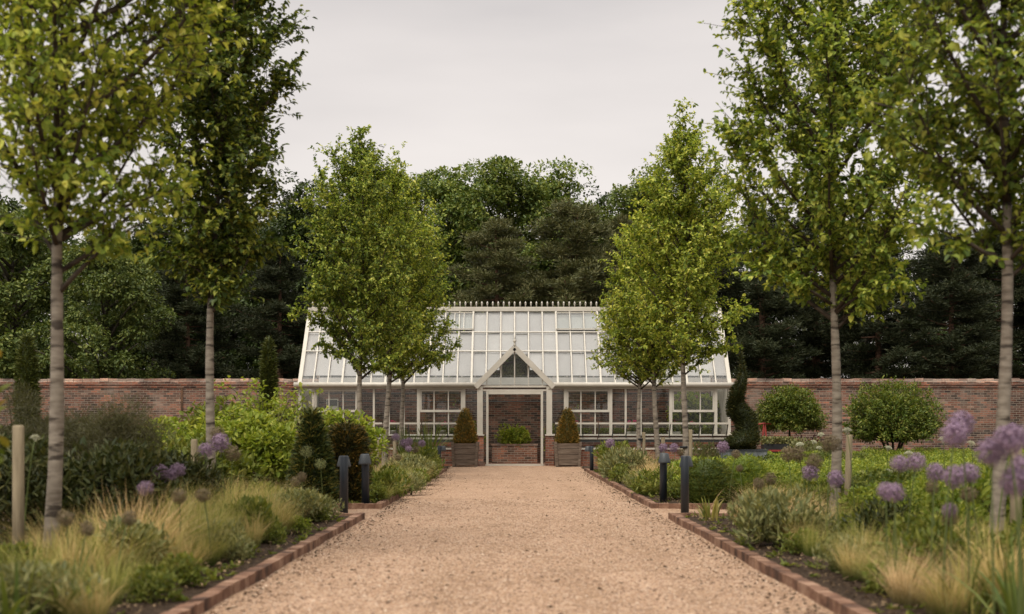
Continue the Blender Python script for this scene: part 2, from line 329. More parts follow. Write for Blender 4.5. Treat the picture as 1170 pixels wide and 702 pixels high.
M['allium_green'] = leafmat('allium_seed', [(.140,.165,.060),(.220,.240,.095),(.300,.310,.140)], .3, tmul=(1,1,1))
M['umbel'] = leafmat('cream_umbel', [(.42,.42,.28),(.55,.55,.40),(.65,.63,.50)], .3, tmul=(1,1,1))
M['stem'] = leafmat('flower_stem', [(.075,.100,.030),(.105,.130,.040)], .1)
M['stalk'] = leafmat('shrub_stem', [(.060,.055,.028),(.095,.090,.045)], .05)

# ------------------------------------------------------------------ plant generators
def rand_dirs(r, n): return nrm(r.normal(size=(n,3)))
def lumps_points(r, n, cen, rad, lump_n, lump_r, zmin=.02, shell=.55):
    """points on the shells of many small lumps that together fill an ellipsoid"""
    d = rand_dirs(r, lump_n); k = r.uniform(.25, 1, lump_n)**.5
    lc = np.array(cen) + d * k[:,None] * np.array(rad)
    lr = lump_r * r.uniform(.6, 1.3, lump_n)
    i = r.integers(0, lump_n, n); d2 = rand_dirs(r, n)
    P = lc[i] + d2 * (lr[i] * r.uniform(shell, 1, n)**.5)[:,None]
    ok = P[:,2] > zmin
    return P[ok], d2[ok]
def polyline(a, b, c, n=6):
    t = np.linspace(0, 1, n)[:,None]
    return (1-t)**2*np.array(a) + 2*t*(1-t)*np.array(b) + t*t*np.array(c)

def avenue_tree(label, X, Y, H, cb, R, seed, nleaf, leafL, mat, base_w=.55, lean=(0,0), squash=1.0, upright=1.0, low=(), tr=.068, hollow=0):
    r = rgen(seed)
    t = thing('avenue_pear_tree', label, 'tree', (X, Y, 0), 0, 'young pear trees lining the gravel path')
    zs = np.array([-.05, .12, .6, 1.4, cb, cb+.8])
    def axis(z): 
        u = np.clip(z / H, 0, 1); return np.stack([lean[0]*u + .035*np.sin(z*1.3+seed), lean[1]*u + .03*np.cos(z*1.1+seed), z], -1)
    tk = MB(); zt = np.linspace(-.05, cb+.5, 16)
    rad = tr*(1 - .42*np.clip(zt/(cb+.5), 0, 1)) + .02*np.exp(-np.clip(zt,0,9)*9) + r.normal(0, .0015, 16)
    tk.tube(axis(zt), rad, 12)
    obj('trunk', tk, M['bark'], t)
    lm = MB(); zt = np.linspace(cb+.45, H*.985, 12)
    lm.tube(axis(zt), np.linspace(tr*.58, .006, 12), 7)
    P, D, Nn, S = [], [], [], []
    nl = int(30 + (H-cb)*4.2)
    Hc = H - cb
    for i in range(nl):
        u = (i + r.uniform(0,1)) / nl
        z0 = cb - .12 + Hc*.86*u
        az = i*2.39996 + r.normal(0, .3)
        prof = (base_w + (1-base_w)*min(1, u/.28)) * (1 - max(0, (u-.28)/.72)**2.1*.90)
        Rr = R * prof * r.uniform(.72, 1.13)
        rise = (Rr*.95*upright + .25) * r.uniform(.75, 1.2)
        p0 = axis(np.array(z0)); dv = np.array([math.cos(az)*squash, math.sin(az), 0])
        z1 = min(z0 + rise, H - .05)
        p2 = axis(np.array(z1)) + dv*Rr
        p1 = (p0 + p2)/2 + dv*Rr*.16 - np.array([0,0,rise*.12]) + r.normal(0, .05, 3)
        pl = polyline(p0, p1, p2, 6); ln = np.linalg.norm(p2-p0)
        lm.tube(pl, np.linspace(.010 + .011*ln*(1-.6*u), .004, 6), 5)
        nt = max(6, int(ln * 32))
        for k in range(nt):
            tt = r.uniform(.06, 1.0)**.8; q = polyline(p0, p1, p2, 21)[int(tt*20)]
            td = nrm(nrm(p2-p0)*.7 + rand_dirs(r,1)[0]*.85 + np.array([0,0,.25]))
            tl = r.uniform(.12, .50) * (.7 + .5*min(1, Rr))
            lm.tube(np.array([q, q+td*tl]), [.0045, .0022], 4, cap=False)
            P.append(q); D.append(td); S.append(tl)
    for (az, z0, ln, up) in low:                                      # drooping or stray low branches
        dv = np.array([math.cos(az), math.sin(az), 0]); p0 = axis(np.array(z0)); p2 = p0 + dv*ln + np.array([0,0,up]); p1 = (p0+p2)/2 + np.array([0,0,.12])
        lm.tube(polyline(p0,p1,p2,6), np.linspace(.022, .005, 6), 5)
        for k in range(int(ln*26)):
            q = polyline(p0,p1,p2,21)[int(r.uniform(.3,1)*20)]; td = nrm(dv*.5 + rand_dirs(r,1)[0]); P.append(q); D.append(td); S.append(r.uniform(.12,.32))
    obj('limbs', lm, M['limb'], t)
    for k in range(int((H-cb)*40)):                                  # short leafy spurs on the leader
        zq = r.uniform(cb+.1, H); P.append(axis(np.array(zq))); D.append(nrm(rand_dirs(r,1)[0]*np.array([1,1,.4])+np.array([0,0,.35]))); S.append(r.uniform(.1,.34))
    P = np.array(P); D = np.array(D); S = np.array(S); nt = len(P)
    i = r.integers(0, nt, nleaf); n = nleaf
    f = r.uniform(.15, 1.05, n)
    Q = P[i] + D[i]*(S[i]*f)[:,None] + r.normal(0, .012, (n,3))
    out = nrm(Q - np.array([lean[0]*.6, lean[1]*.6, 0])*[1,1,0] - np.array([0,0,1])*Q[:,2:3]*np.array([0,0,1]))
    d = nrm(D[i]*.5 + rand_dirs(r, n)*.9 + out*.25 + np.array([0,0,-.28]))
    up = nrm(np.array([0,0,1.]) + out*.35 + rand_dirs(r, n)*.55)
    L = leafL * np.clip(r.normal(1, .22, n), .5, 1.5)
    lf = MB(); lf.leaves(Q, d, up, L, L*r.uniform(.52,.7,n), fold=.2, droop=.18)
    obj('crown', lf, mat, t)
    return t

def wood_tree_mesh(kind, seed):
    r = rgen(seed); tk = MB(); lf = MB()
    if kind == 'pine':                                               # unit height 10
        tk.tube(polyline((0,0,-.2),(.15,.05,5),(0,.1,9.6),9), np.linspace(.21,.03,9), 8)
        Pn, Dn = [], []
        for i in range(58):
            u = (i + r.uniform(0,1))/58; z = 2.9 + 6.9*u; az = i*2.4 + r.normal(0,.4)
            ln = (2.1*(1-u*u)**.9 + .35) * r.uniform(.5, 1.2) * (1 if u > .12 else .7)
            dv = np.array([math.cos(az), math.sin(az), 0]); p0 = np.array([.07,.05,z]); p2 = p0 + dv*ln + np.array([0,0,ln*r.uniform(-.05,.38)])
            p1 = (p0+p2)/2 - np.array([0,0,.12*ln]); tk.tube(polyline(p0,p1,p2,5), np.linspace(.055*(1-u)+.015,.01,5), 5)
            for k in range(int(9 + ln*14)):
                q = polyline(p0,p1,p2,21)[int(r.uniform(.3,1)*20)] + r.normal(0,.16,3)*np.array([1,1,.6])
                Pn.append(q); Dn.append(dv)
        Pn = np.array(Pn); Dn = np.array(Dn); m = 34; n = len(Pn)*m
        i = np.repeat(np.arange(len(Pn)), m)
        d = rand_dirs(r, n); d[:,2] = np.abs(d[:,2])*.8; d = nrm(d + Dn[i]*.35)
        Q = Pn[i] + d*r.uniform(0,.30,n)[:,None]*np.array([1,1,.6])
        lf.tris(Q, nrm(d + rand_dirs(r,n)*.4), rand_dirs(r, n), r.uniform(.12,.21,n), .036)
    else:
        tk.tube(polyline((0,0,-.2),(.1,.1,3),(.1,0,8.4),8), np.linspace(.26,.04,8), 8)
        nb = 46; cen = []
        for i in range(nb):
            u = (i+.5)/nb; z = 2.6 + 7.0*u if kind != 'maple' else 1.4 + 8.0*u
            az = i*2.4 + r.normal(0,.5)
            w = (math.sin(PI*(.16 + .80*u))**.7) * (2.7 if kind == 'round' else (2.4 if kind == 'tall' else 3.6))
            ln = w*r.uniform(.55,1.08); dv = np.array([math.cos(az), math.sin(az), 0])
            p0 = np.array([.1,.03,max(1.5, z-ln*.65)]); p2 = np.array([0,0,z]) + dv*ln
            p1 = (p0+p2)/2 + np.array([0,0,.2*ln])
            tk.tube(polyline(p0,p1,p2,5), np.linspace(.08,.015,5), 5)
            for k in range(7):
                q = polyline(p0,p1,p2,21)[int(r.uniform(.45,1)*20)] + r.normal(0,.28,3)
                cen.append((*q, r.uniform(.30,.62)))
        cen = np.array(cen); m = 120; n = len(cen)*m
        i = np.repeat(np.arange(len(cen)), m); d2 = rand_dirs(r, n); d2[:,2] = np.where(d2[:,2] < -.3, -d2[:,2], d2[:,2])
        Q = cen[i,:3] + d2*(cen[i,3]*r.uniform(.35,1,n)**.5)[:,None]
        d = nrm(d2*.6 + rand_dirs(r,n)*.7 + np.array([0,0,-.35 if kind == 'maple' else -.1]))
        L = r.uniform(.085,.165,n) * (1.2 if kind == 'maple' else 1)
        lf.leaves(Q, d, nrm(d2*.6 + np.array([0,0,.8]) + rand_dirs(r,n)*.4), L, L*.55, fold=.12)
    return tk.mesh('trunk'), lf.mesh('crown')
WOOD = {}
def wood_tree(name, label, x, Y, ytop, kind, mat, seed, wmul=1.0, z0=0.0):
    key = (kind, mat, seed)
    if key not in WOOD:
        a, b = wood_tree_mesh(kind, 900+seed); a.materials.append(M['pinebark'] if kind == 'pine' else M['darkbark']); b.materials.append(M[mat]); WOOD[key] = (a, b)
    a, b = WOOD[key]
    H = pz(ytop, Y); s = H/9.9
    t = thing(name, label, 'tree', (px(x, Y), Y, z0), (x*7.3+Y) % 6.28, 'trees of the wood behind the garden wall')
    t.scale = (s*wmul, s*wmul, s)
    obj('trunk', a, None, t); obj('crown', b, None, t)
    return t

def shrub_parts(t, seed, h, rx, ry, n, L, W, mat, lump_n=22, lump_r=.3, stems=9, cz=.55, fold=.16, upw=.35, droop=.12):
    r = rgen(seed); lf = MB()
    P, d2 = lumps_points(r, n, (0,0,h*cz), (rx*.82, ry*.82, h*(1-cz)*.85), lump_n, lump_r)
    P[:,2] = np.minimum(P[:,2], h*1.02)
    m = len(P); d = nrm(d2*.6 + rand_dirs(r,m)*.7 + np.array([0,0,upw]))
    l = L*r.uniform(.6,1.3,m)
    lf.leaves(P, d, nrm(d2*.5 + np.array([0,0,.9]) + rand_dirs(r,m)*.4), l, l*(W/L), fold, droop)
    obj('foliage', lf, mat, t)
    if stems:
        st = MB()
        for k in range(stems):
            a = r.uniform(0,6.28); e = np.array([math.cos(a)*rx*.7*r.uniform(.2,1), math.sin(a)*ry*.7*r.uniform(.2,1), h*r.uniform(.6,.9)])
            st.tube(polyline((e[0]*.1, e[1]*.1, -.02), (e[0]*.35, e[1]*.35, h*.45), e, 5), np.linspace(.012, .004, 5), 5)
        obj('stems', st, M['stalk'], t)
    return t
def arching_parts(t, seed, h, spread, nst, mat, L, W, per=46, stalk='stalk', droop=.35, leafdroop=.15):
    r = rgen(seed); lf = MB(); st = MB(); P, D = [], []
    for k in range(nst):
        a = r.uniform(0,6.28); sp = spread*r.uniform(.15,1); hh = h*r.uniform(.6,1.02)
        dv = np.array([math.cos(a), math.sin(a), 0])
        p0 = dv*.06*r.uniform(0,1) + np.array([0,0,-.02]); p2 = dv*sp + np.array([0,0,hh*(1-droop*.35*r.uniform(0,1))]); p1 = dv*sp*.3 + np.array([0,0,hh*.95])
        pl = polyline(p0,p1,p2,8); st.tube(pl, np.linspace(.009,.003,8), 5, cap=False)
        pp = polyline(p0,p1,p2,41)
        for q in range(per):
            i = int(r.uniform(.22,1)**.8*40); P.append(pp[i] + r.normal(0,.05,3)); D.append(nrm(pp[min(40,i+1)]-pp[max(0,i-1)]))
    P = np.array(P); D = np.array(D); n = len(P)
    ok = P[:,2] > .02; P = P[ok]; D = D[ok]; n = len(P)
    d = nrm(D*.5 + rand_dirs(r,n)*.9); l = L*r.uniform(.6,1.25,n)
    lf.leaves(P, d, nrm(np.array([0,0,1.]) + rand_dirs(r,n)*.45), l, l*W/L, .16, leafdroop)
    obj('foliage', lf, mat, t); obj('stems', st, M[stalk], t)
    return t
def grass_mesh(seed, n, h, spread, w, lean=(.2,0), spiky=.5, name='blades', base=.10):
    r = rgen(seed); mb = MB()
    a = r.uniform(0,6.28,n); rr = base*np.sqrt(r.uniform(0,1,n))
    P = np.stack([rr*np.cos(a), rr*np.sin(a), np.full(n,-.01)], 1)
    o = r.uniform(0,1,n)**.7*spread
    a2 = a + r.normal(0,.5,n)
    D = np.stack([np.cos(a2)*o*spiky, np.sin(a2)*o*spiky, np.ones(n)], 1)
    bend = np.stack([np.cos(a2)*o*.75 + lean[0]*r.uniform(.2,1.2,n), np.sin(a2)*o*.75 + lean[1]*r.uniform(.2,1.2,n), -.55*o*r.uniform(.4,1.3,n)], 1)
    L = h*r.uniform(.55,1.1,n)
    mb.blades(P, D, bend, L, w*r.uniform(.7,1.3,n))
    return mb.mesh(name)
def topiary_parts(t, seed, prof, n, L, mat, center=None, k=18, zr=None):
    """clipped yew: dense short shoots over a body of revolution; prof = [(r, z)...]; center(z) gives axis offset"""
    r = rgen(seed); prof = np.array(prof, float)
    z = np.linspace(prof[0,1], prof[-1,1], 40); rad = np.interp(z, prof[:,1], prof[:,0])
    cz = np.array([center(q) if center else (0,0) for q in z])
    core = MB(); th = np.arange(k)*2*PI/k
    rr = rad[:,None]*.86*(1 + r.normal(0,.035,(40,k)))
    V = np.stack([cz[:,0,None] + rr*np.cos(th), cz[:,1,None] + rr*np.sin(th), np.repeat(z[:,None],k,1)], -1)
    i = np.arange(39)[:,None]*k; j = np.arange(k)[None]; j2 = (j+1) % k
    core.add(V, [np.stack([i+j,i+j2,i+k+j2,i+k+j],-1).reshape(-1,4), 39*k+np.arange(k)[None]], True)
    w = rad + .03; cdf = np.cumsum(w)/w.sum(); u = r.uniform(0,1,n); zi = np.interp(u, cdf, z)
    ri = np.interp(zi, z, rad)*(1 + r.normal(0,.03,n))*r.uniform(.86,1.02,n); a = r.uniform(0,6.28,n)
    ri = ri*(1 + .05*np.sin(5*a+seed+zi*7)*np.sin(zi*13+2*a) + .035*np.sin(9*a-zi*21+seed))
    P = np.stack([np.interp(zi,z,cz[:,0]) + ri*np.cos(a), np.interp(zi,z,cz[:,1]) + ri*np.sin(a), zi], 1)
    o = np.stack([np.cos(a), np.sin(a), np.full(n,.55)], 1); d = nrm(o + rand_dirs(r,n)*.75)
    core.tris(P, d, rand_dirs(r,n), L*r.uniform(.7,2.4,n), L*.36)
    obj('foliage', core, mat, t)
    return t
def hedge_mesh(seed, lx, ly, h, n, L, lumpy=.13):
    r = rgen(seed); mb = MB()
    nx, ny = max(6, int(lx/.12)), max(4, int(ly/.12))
    def top(x, y):
        return h*(1 + lumpy*(np.sin(x*5.1+seed)*np.cos(y*4.3+seed*2) + .8*np.sin(x*11+y*7+seed)*np.cos(y*13-x*3) + .35*np.sin(x*23+seed)*np.cos(y*19)))
    xs = np.linspace(-lx/2, lx/2, nx); ys = np.linspace(-ly/2, ly/2, ny)
    Xg, Yg = np.meshgrid(xs, ys, indexing='ij'); e = np.minimum(np.minimum(lx/2-abs(Xg), ly/2-abs(Yg))/.14, 1); e = np.sqrt(np.clip(e, 0, 1))
    Z = (top(Xg,Yg)-.11)*(.0 + 1.0*e)
    V = np.stack([Xg*.97, Yg*.97, Z-.01], -1).reshape(-1,3); ii = (np.arange(nx-1)[:,None]*ny + np.arange(ny-1)[None])
    mb.add(V, np.stack([ii, ii+ny, ii+ny+1, ii+1], -1).reshape(-1,4), True)
    A = lx*ly; Bs = 2*(lx+ly)*h; m1 = int(n*A/(A+Bs)); m2 = n - m1
    x = r.uniform(-lx/2,lx/2,m1); y = r.uniform(-ly/2,ly/2,m1)
    e = np.sqrt(np.clip(np.minimum(lx/2-abs(x), ly/2-abs(y))/.14, 0, 1))
    P1 = np.stack([x, y, top(x,y)*np.maximum(e,.3) + .02 - r.uniform(0,1,m1)**1.5*.13], 1); n1 = np.tile([0,0,1.], (m1,1))
    s = r.uniform(0, 2*(lx+ly), m2); z = h*r.uniform(.02,.98,m2)
    x = np.where(s < lx, s-lx/2, np.where(s < lx+ly, lx/2, np.where(s < 2*lx+ly, 1.5*lx+ly-s, -lx/2)))
    y = np.where(s < lx, -ly/2, np.where(s < lx+ly, s-lx-ly/2, np.where(s < 2*lx+ly, ly/2, 2*lx+1.5*ly-s)))
    n2 = np.where((s < lx)[:,None], [0,-1.,0], np.where((s < lx+ly)[:,None], [1.,0,0], np.where((s < 2*lx+ly)[:,None], [0,1.,0], [-1.,0,0])))
    P2 = np.stack([x,y,z],1) + n2*r.normal(-.02,.035,m2)[:,None]
    P = np.concatenate([P1,P2]); Nn = np.concatenate([n1,n2]); n = len(P)
    d = nrm(Nn*.6 + rand_dirs(r,n)*.8 + np.array([0,0,.3])); l = L*r.uniform(.6,1.3,n)
    mb.leaves(P, d, nrm(Nn + rand_dirs(r,n)*.6 + np.array([0,0,.3])), l, l*.55)
    return mb.mesh('foliage')

exec_parts = None
# ================================================================== SETTING
# ground, path ------------------------------------------------------
PL, PR = -1.83, 1.88          # path edges
Y0, YA, YB, YE = 3.2, 15.0, 16.85, 33.2   # beds: start, cross path, far end
g = MB(); g.quad((-120,-60,-.03),(120,-60,-.03),(120,200,-.03),(-120,200,-.03)); struct('ground', g, M['earth'])

def gravelmat():
    m, nt, out = newmat('gravel'); L = nt.links.new
    tc = N(nt, 'TexCoord')
    v = N(nt, 'TexVoronoi'); v.inputs['Scale'].default_value = 72; L(tc.outputs['Object'], v.inputs['Vector'])
    sp = N(nt, 'SeparateColor'); L(v.outputs['Color'], sp.inputs[0])
    r = ramp(nt, [(0, (0.135, 0.084, 0.06)), (0.18, (0.231, 0.142, 0.097)), (0.5, (0.333, 0.214, 0.136)), (0.8, (0.421, 0.288, 0.191)), (1, (0.524, 0.399, 0.308))]); L(sp.outputs[0], r.inputs['Fac'])
    b = N(nt, 'TexNoise'); b.inputs['Scale'].default_value = 1.3; b.inputs['Detail'].default_value = 6; L(tc.outputs['Object'], b.inputs['Vector'])
    rb = ramp(nt, [(.3, (.80,.77,.72)), (.7, (1.14,1.13,1.12))])
    mpt = N(nt, 'Mapping'); mpt.inputs['Scale'].default_value = (1.6,.12,1); L(tc.outputs['Object'], mpt.inputs['Vector'])
    tk = N(nt, 'TexNoise'); tk.inputs['Scale'].default_value = 1.5; tk.inputs['Detail'].default_value = 3; L(mpt.outputs[0], tk.inputs['Vector'])
    av = N(nt, 'Mix', data_type='FLOAT'); av.inputs[0].default_value = .45; L(b.outputs['Fac'], av.inputs[2]); L(tk.outputs['Fac'], av.inputs[3]); L(av.outputs[0], rb.inputs['Fac'])
    mu = N(nt, 'Mix', data_type='RGBA', blend_type='MULTIPLY'); mu.inputs['Factor'].default_value = 1; L(r.outputs['Color'], mu.inputs[6]); L(rb.outputs['Color'], mu.inputs[7])
    d = N(nt, 'TexNoise'); d.inputs['Scale'].default_value = 9; d.inputs['Detail'].default_value = 4; L(tc.outputs['Object'], d.inputs['Vector'])
    rd = ramp(nt, [(.30, (.62,.58,.52)), (.42, (1,1,1))]); L(d.outputs['Fac'], rd.inputs['Fac'])
    m2 = N(nt, 'Mix', data_type='RGBA', blend_type='MULTIPLY'); m2.inputs['Factor'].default_value = .7; L(mu.outputs[2], m2.inputs[6]); L(rd.outputs['Color'], m2.inputs[7])
    p = N(nt, 'BsdfPrincipled'); p.inputs['Roughness'].default_value = .9; p.inputs['Specular IOR Level'].default_value = .15; L(m2.outputs[2], p.inputs['Base Color'])
    bp = N(nt, 'Bump'); bp.invert = True; bp.inputs['Strength'].default_value = .9; bp.inputs['Distance'].default_value = .008; L(v.outputs['Distance'], bp.inputs['Height']); L(bp.outputs[0], p.inputs['Normal'])
    L(p.outputs[0], out.inputs['Surface']); return m
M['gravel'] = gravelmat()
g = MB(); r = rgen(3)
# one gently uneven sheet: path, cross path and the apron before the greenhouse
xs = np.linspace(-14, 14, 113); ys = np.linspace(-3, 41.9, 181); Xg, Yg = np.meshgrid(xs, ys, indexing='ij')
Z = .006*np.sin(Xg*2.1+1)*np.cos(Yg*1.3) + .005*np.sin(Xg*4.7+Yg*2.9)
V = np.stack([Xg,Yg,Z],-1).reshape(-1,3); ii = np.arange(112)[:,None]*181 + np.arange(180)[None]
g.add(V, np.stack([ii, ii+181, ii+182, ii+1],-1).reshape(-1,4), True)
struct('gravel_path', g, M['gravel'])
# loose stones lying on the path
M['stone'] = noisemat('loose_stone', [(.20,.13,.09),(.34,.225,.15),(.52,.40,.30)], 2, .9, .15, isl=1.2)
st = MB(); n = 26000
Ys = 4.2 + 15*r.uniform(0,1,n)**1.7; Xs = r.uniform(PL, PR, n); s = r.uniform(.0035,.009,n)*(1 + .8*(r.uniform(0,1,n) > .96))
base = np.array([(1,0,0),(0,1,0),(-1,0,0),(0,-1,0),(.15,.1,.8),(0,0,-.6)])
Zs = .006*np.sin(Xs*2.1+1)*np.cos(Ys*1.3) + .005*np.sin(Xs*4.7+Ys*2.9)
V = base[None]*s[:,None,None]*r.uniform(.6,1.3,(n,6,1)); a = r.uniform(0,6.28,n)[:,None]
V = np.stack([V[...,0]*np.cos(a)-V[...,1]*np.sin(a), V[...,0]*np.sin(a)+V[...,1]*np.cos(a), V[...,2]],-1) + np.stack([Xs,Ys,Zs+.002],1)[:,None]
st.add(V, ((np.arange(n)*6)[:,None,None] + np.array([(0,1,4),(1,2,4),(2,3,4),(3,0,4),(1,0,5),(2,1,5),(3,2,5),(0,3,5)])[None]).reshape(-1,3))
struct('loose_gravel', st, M['stone'], 'stuff')
# soil of the four beds
def soil(name, x0, x1, y0, y1, seed):
    r = rgen(seed); nx = int((x1-x0)/.14); ny = int((y1-y0)/.14)
    Xg, Yg = np.meshgrid(np.linspace(x0,x1,nx), np.linspace(y0,y1,ny), indexing='ij')
    Z = .045 + r.normal(0,.009,Xg.shape) + .012*np.sin(Xg*3+Yg*2); b = MB(); ii = np.arange(nx-1)[:,None]*ny + np.arange(ny-1)[None]
    b.add(np.stack([Xg,Yg,Z],-1).reshape(-1,3), np.stack([ii,ii+ny,ii+ny+1,ii+1],-1).reshape(-1,4), True)
    struct(name, b, M['soil'])
soil('soil', -13.9, PL-.06, Y0, YA-.06, 11); soil('soil', PR+.06, 13.9, Y0, YA-.06, 12)
soil('soil', -13.9, PL-.06, YB+.06, 36.2, 13); soil('soil', PR+.06, 13.9, YB+.06, 36.2, 14)
# mulch chips and dead leaves on the soil
lt = MB(); n = 9000; side = r.integers(0,2,n); Ys = 5 + 27*r.uniform(0,1,n)**1.6
off = .1 + r.exponential(.6, n); Xs = np.where(side == 0, PL-.08-off, PR+.08+off)
ok = ((Ys < YA-.2) | (Ys > YB+.2)); Xs, Ys = Xs[ok], Ys[ok]; n = len(Xs)
P = np.stack([Xs,Ys,.062+r.uniform(0,.02,n)],1); d = rand_dirs(r,n); d[:,2] *= .35
l = r.uniform(.010,.042,n); lt.leaves(P, d, nrm(np.array([0,0,1.])+rand_dirs(r,n)*.5), l, l*r.uniform(.3,.8,n), .2, .2)
struct('leaf_litter', lt, M['litter'], 'stuff')
wd = MB(); n = 520; side = r.integers(0,2,n); Ys = 5 + 27*r.uniform(0,1,n)**1.5; off = .06 + r.exponential(.35,n); Xs = np.where(side == 0, PL-.1-off, PR+.1+off)
ok = ((Ys < YA-.2) | (Ys > YB+.2)); Xs, Ys = Xs[ok], Ys[ok]; i = np.repeat(np.arange(len(Xs)), 9); n = len(i); sz = r.uniform(.4,1.6,len(Xs))[i]
P = np.stack([Xs[i]+r.normal(0,.012,n)*sz, Ys[i]+r.normal(0,.012,n)*sz, np.full(n,.05)],1); d = rand_dirs(r,n); d[:,2] = abs(d[:,2])*.9+.15; l = .05*sz*r.uniform(.5,1.2,n)
wd.leaves(P, d, nrm(np.array([0,0,1.])+rand_dirs(r,n)*.5), l, l*.34, .2, .35); struct('ground_weeds', wd, M['shrub'], 'stuff')
# bits of dark mulch kicked onto the gravel along the edging
lt = MB(); n = 2600; side = r.integers(0,2,n); Ys = 5 + 27*r.uniform(0,1,n)**1.5; off = .03 + r.exponential(.13,n)
Xs = np.where(side == 0, PL+.02+off, PR-.02-off); P = np.stack([Xs,Ys,np.full(n,.012)],1); d = rand_dirs(r,n); d[:,2] *= .2; l = r.uniform(.01,.035,n)
lt.leaves(P, d, nrm(np.array([0,0,1.])+rand_dirs(r,n)*.4), l, l*.7, .25, .1)
n = 520; P = np.stack([r.uniform(PL,PR,n), 4.5+26*r.uniform(0,1,n)**1.3, np.full(n,.014)],1); d = rand_dirs(r,n); d[:,2] *= .2; l = r.uniform(.015,.05,n)
lt.leaves(P, d, nrm(np.array([0,0,1.])+rand_dirs(r,n)*.4), l, l*.5, .25, .1)
M['chips'] = noisemat('dark_chip', [(.02,.014,.01),(.07,.045,.03),(.14,.08,.05)], 3, .9, .1, isl=.8)
struct('mulch_debris', lt, M['chips'], 'stuff')

# brick edgings ------------------------------------------------------
def edging(label, runs, seed):
    r = rgen(seed); b = MB()
    for (x0,y0,x1,y1) in runs:
        ln = math.hypot(x1-x0, y1-y0); n = int(ln/.155); ux, uy = (x1-x0)/ln, (y1-y0)/ln; rz = math.atan2(uy, ux)
        for i in range(n):
            s = (i+.5)*ln/n; w = ln/n-.004
            b.cbox((x0+ux*s+r.normal(0,.002), y0+uy*s+r.normal(0,.002), -.002+r.normal(0,.002)), (w, .095, .15), rz+r.normal(0,.008), .002, r)
    tag(obj('brick_edging', b, M['edging']), label, 'edging', 'brick edgings of the flower beds')
edging('weathered brick edging of the near left bed, cornering at a bollard lamp', [(PL-.05, Y0, PL-.05, YA),(PL-.10, YA-.05, -9, YA-.05)], 1)
edging('weathered brick edging of the near right bed, cornering at a bollard lamp', [(PR+.05, Y0, PR+.05, YA),(PR+.10, YA-.05, 9, YA-.05)], 2)
edging('brick edging of the far left bed leading from the yew cones to the greenhouse apron', [(PL-.05, YB, PL-.05, YE),(PL-.10, YB+.05, -9, YB+.05),(PL-.1, YE-.05, PL-.75, YE+.6)], 3)
edging('brick edging of the far right bed leading from the box ball to the greenhouse apron', [(PR+.05, YB, PR+.05, YE),(PR+.10, YB+.05, 9, YB+.05),(PR+.1, YE-.05, PR+.75, YE+.6)], 4)

# garden wall ---------------------------------------------------------
WY = 42.0; WT = pz(433, WY)
t = thing('garden_wall', 'long old red brick garden wall with tiled coping behind the greenhouse', 'wall', (0, WY, 0))
b = MB(); b.box((-34,.0,-.1),(34,.34,WT-.30)); obj('wall', b, M['brick_in'], t)
b = MB(); rr = rgen(5)
for i in range(227):
    x = -34 + i*.3; b.cbox((x+.15, .17, WT-.06+rr.normal(0,.006)), (.292, .46, .12), 0, .004, rr)
obj('coping', b, M['coping'], t)
b = MB(); b.box((-34,-.03,WT-.30),(34,.37,WT-.21)); b.box((-34,-.06,WT-.207),(34,.40,WT-.123)); obj('oversailing_course', b, M['brick'], t)
for i, xx in enumerate((-11.4, -19, 13.3, 20)):
    b = MB(); b.box((xx-.035,-.025,0),(xx+.035,-.004,WT-.31)); obj('expansion_joint', b, M['chips'], t)

# ================================================================== GREENHOUSE
GY, GW = 38.4, 6.78
EZ = pz(441, GY)                 # eaves
RY = 40.3; RZ = pz(354, RY)      # ridge
PLZ = .93                        # plinth
gh = thing('greenhouse', 'large cream lean-to glasshouse with steep pale roof and gabled porch', 'greenhouse', (0, GY, 0))
def gp(name, mb, mat): return obj(name, mb, mat, gh)
PX = 1.06                        # porch half width
b = MB()
b.box((-GW,0,-.05),(-PX,.24,PLZ)); b.box((PX,0,-.05),(GW,.24,PLZ))
b.box((-GW,.243,-.05),(-GW+.24,3.59,PLZ)); b.box((GW-.24,.243,-.05),(GW,3.59,PLZ))
b.box((-PX-.16,-.5,-.05),(-PX+.10,-.003,PLZ)); b.box((PX-.10,-.5,-.05),(PX+.16,-.003,PLZ))
gp('brick_plinth', b, M['brick'])
b = MB(); b.box((-GW-.03,-.05,PLZ+.002),(-PX-.13,.27,PLZ+.05)); b.box((PX+.13,-.05,PLZ+.002),(GW+.03,.27,PLZ+.05))
b.box((-PX-.18,-.53,PLZ+.002),(-PX+.115,-.053,PLZ+.05)); b.box((PX-.115,-.53,PLZ+.002),(PX+.18,-.053,PLZ+.05)); gp('sill', b, M['paint'])
S0 = PLZ+.05; S1 = EZ-.10
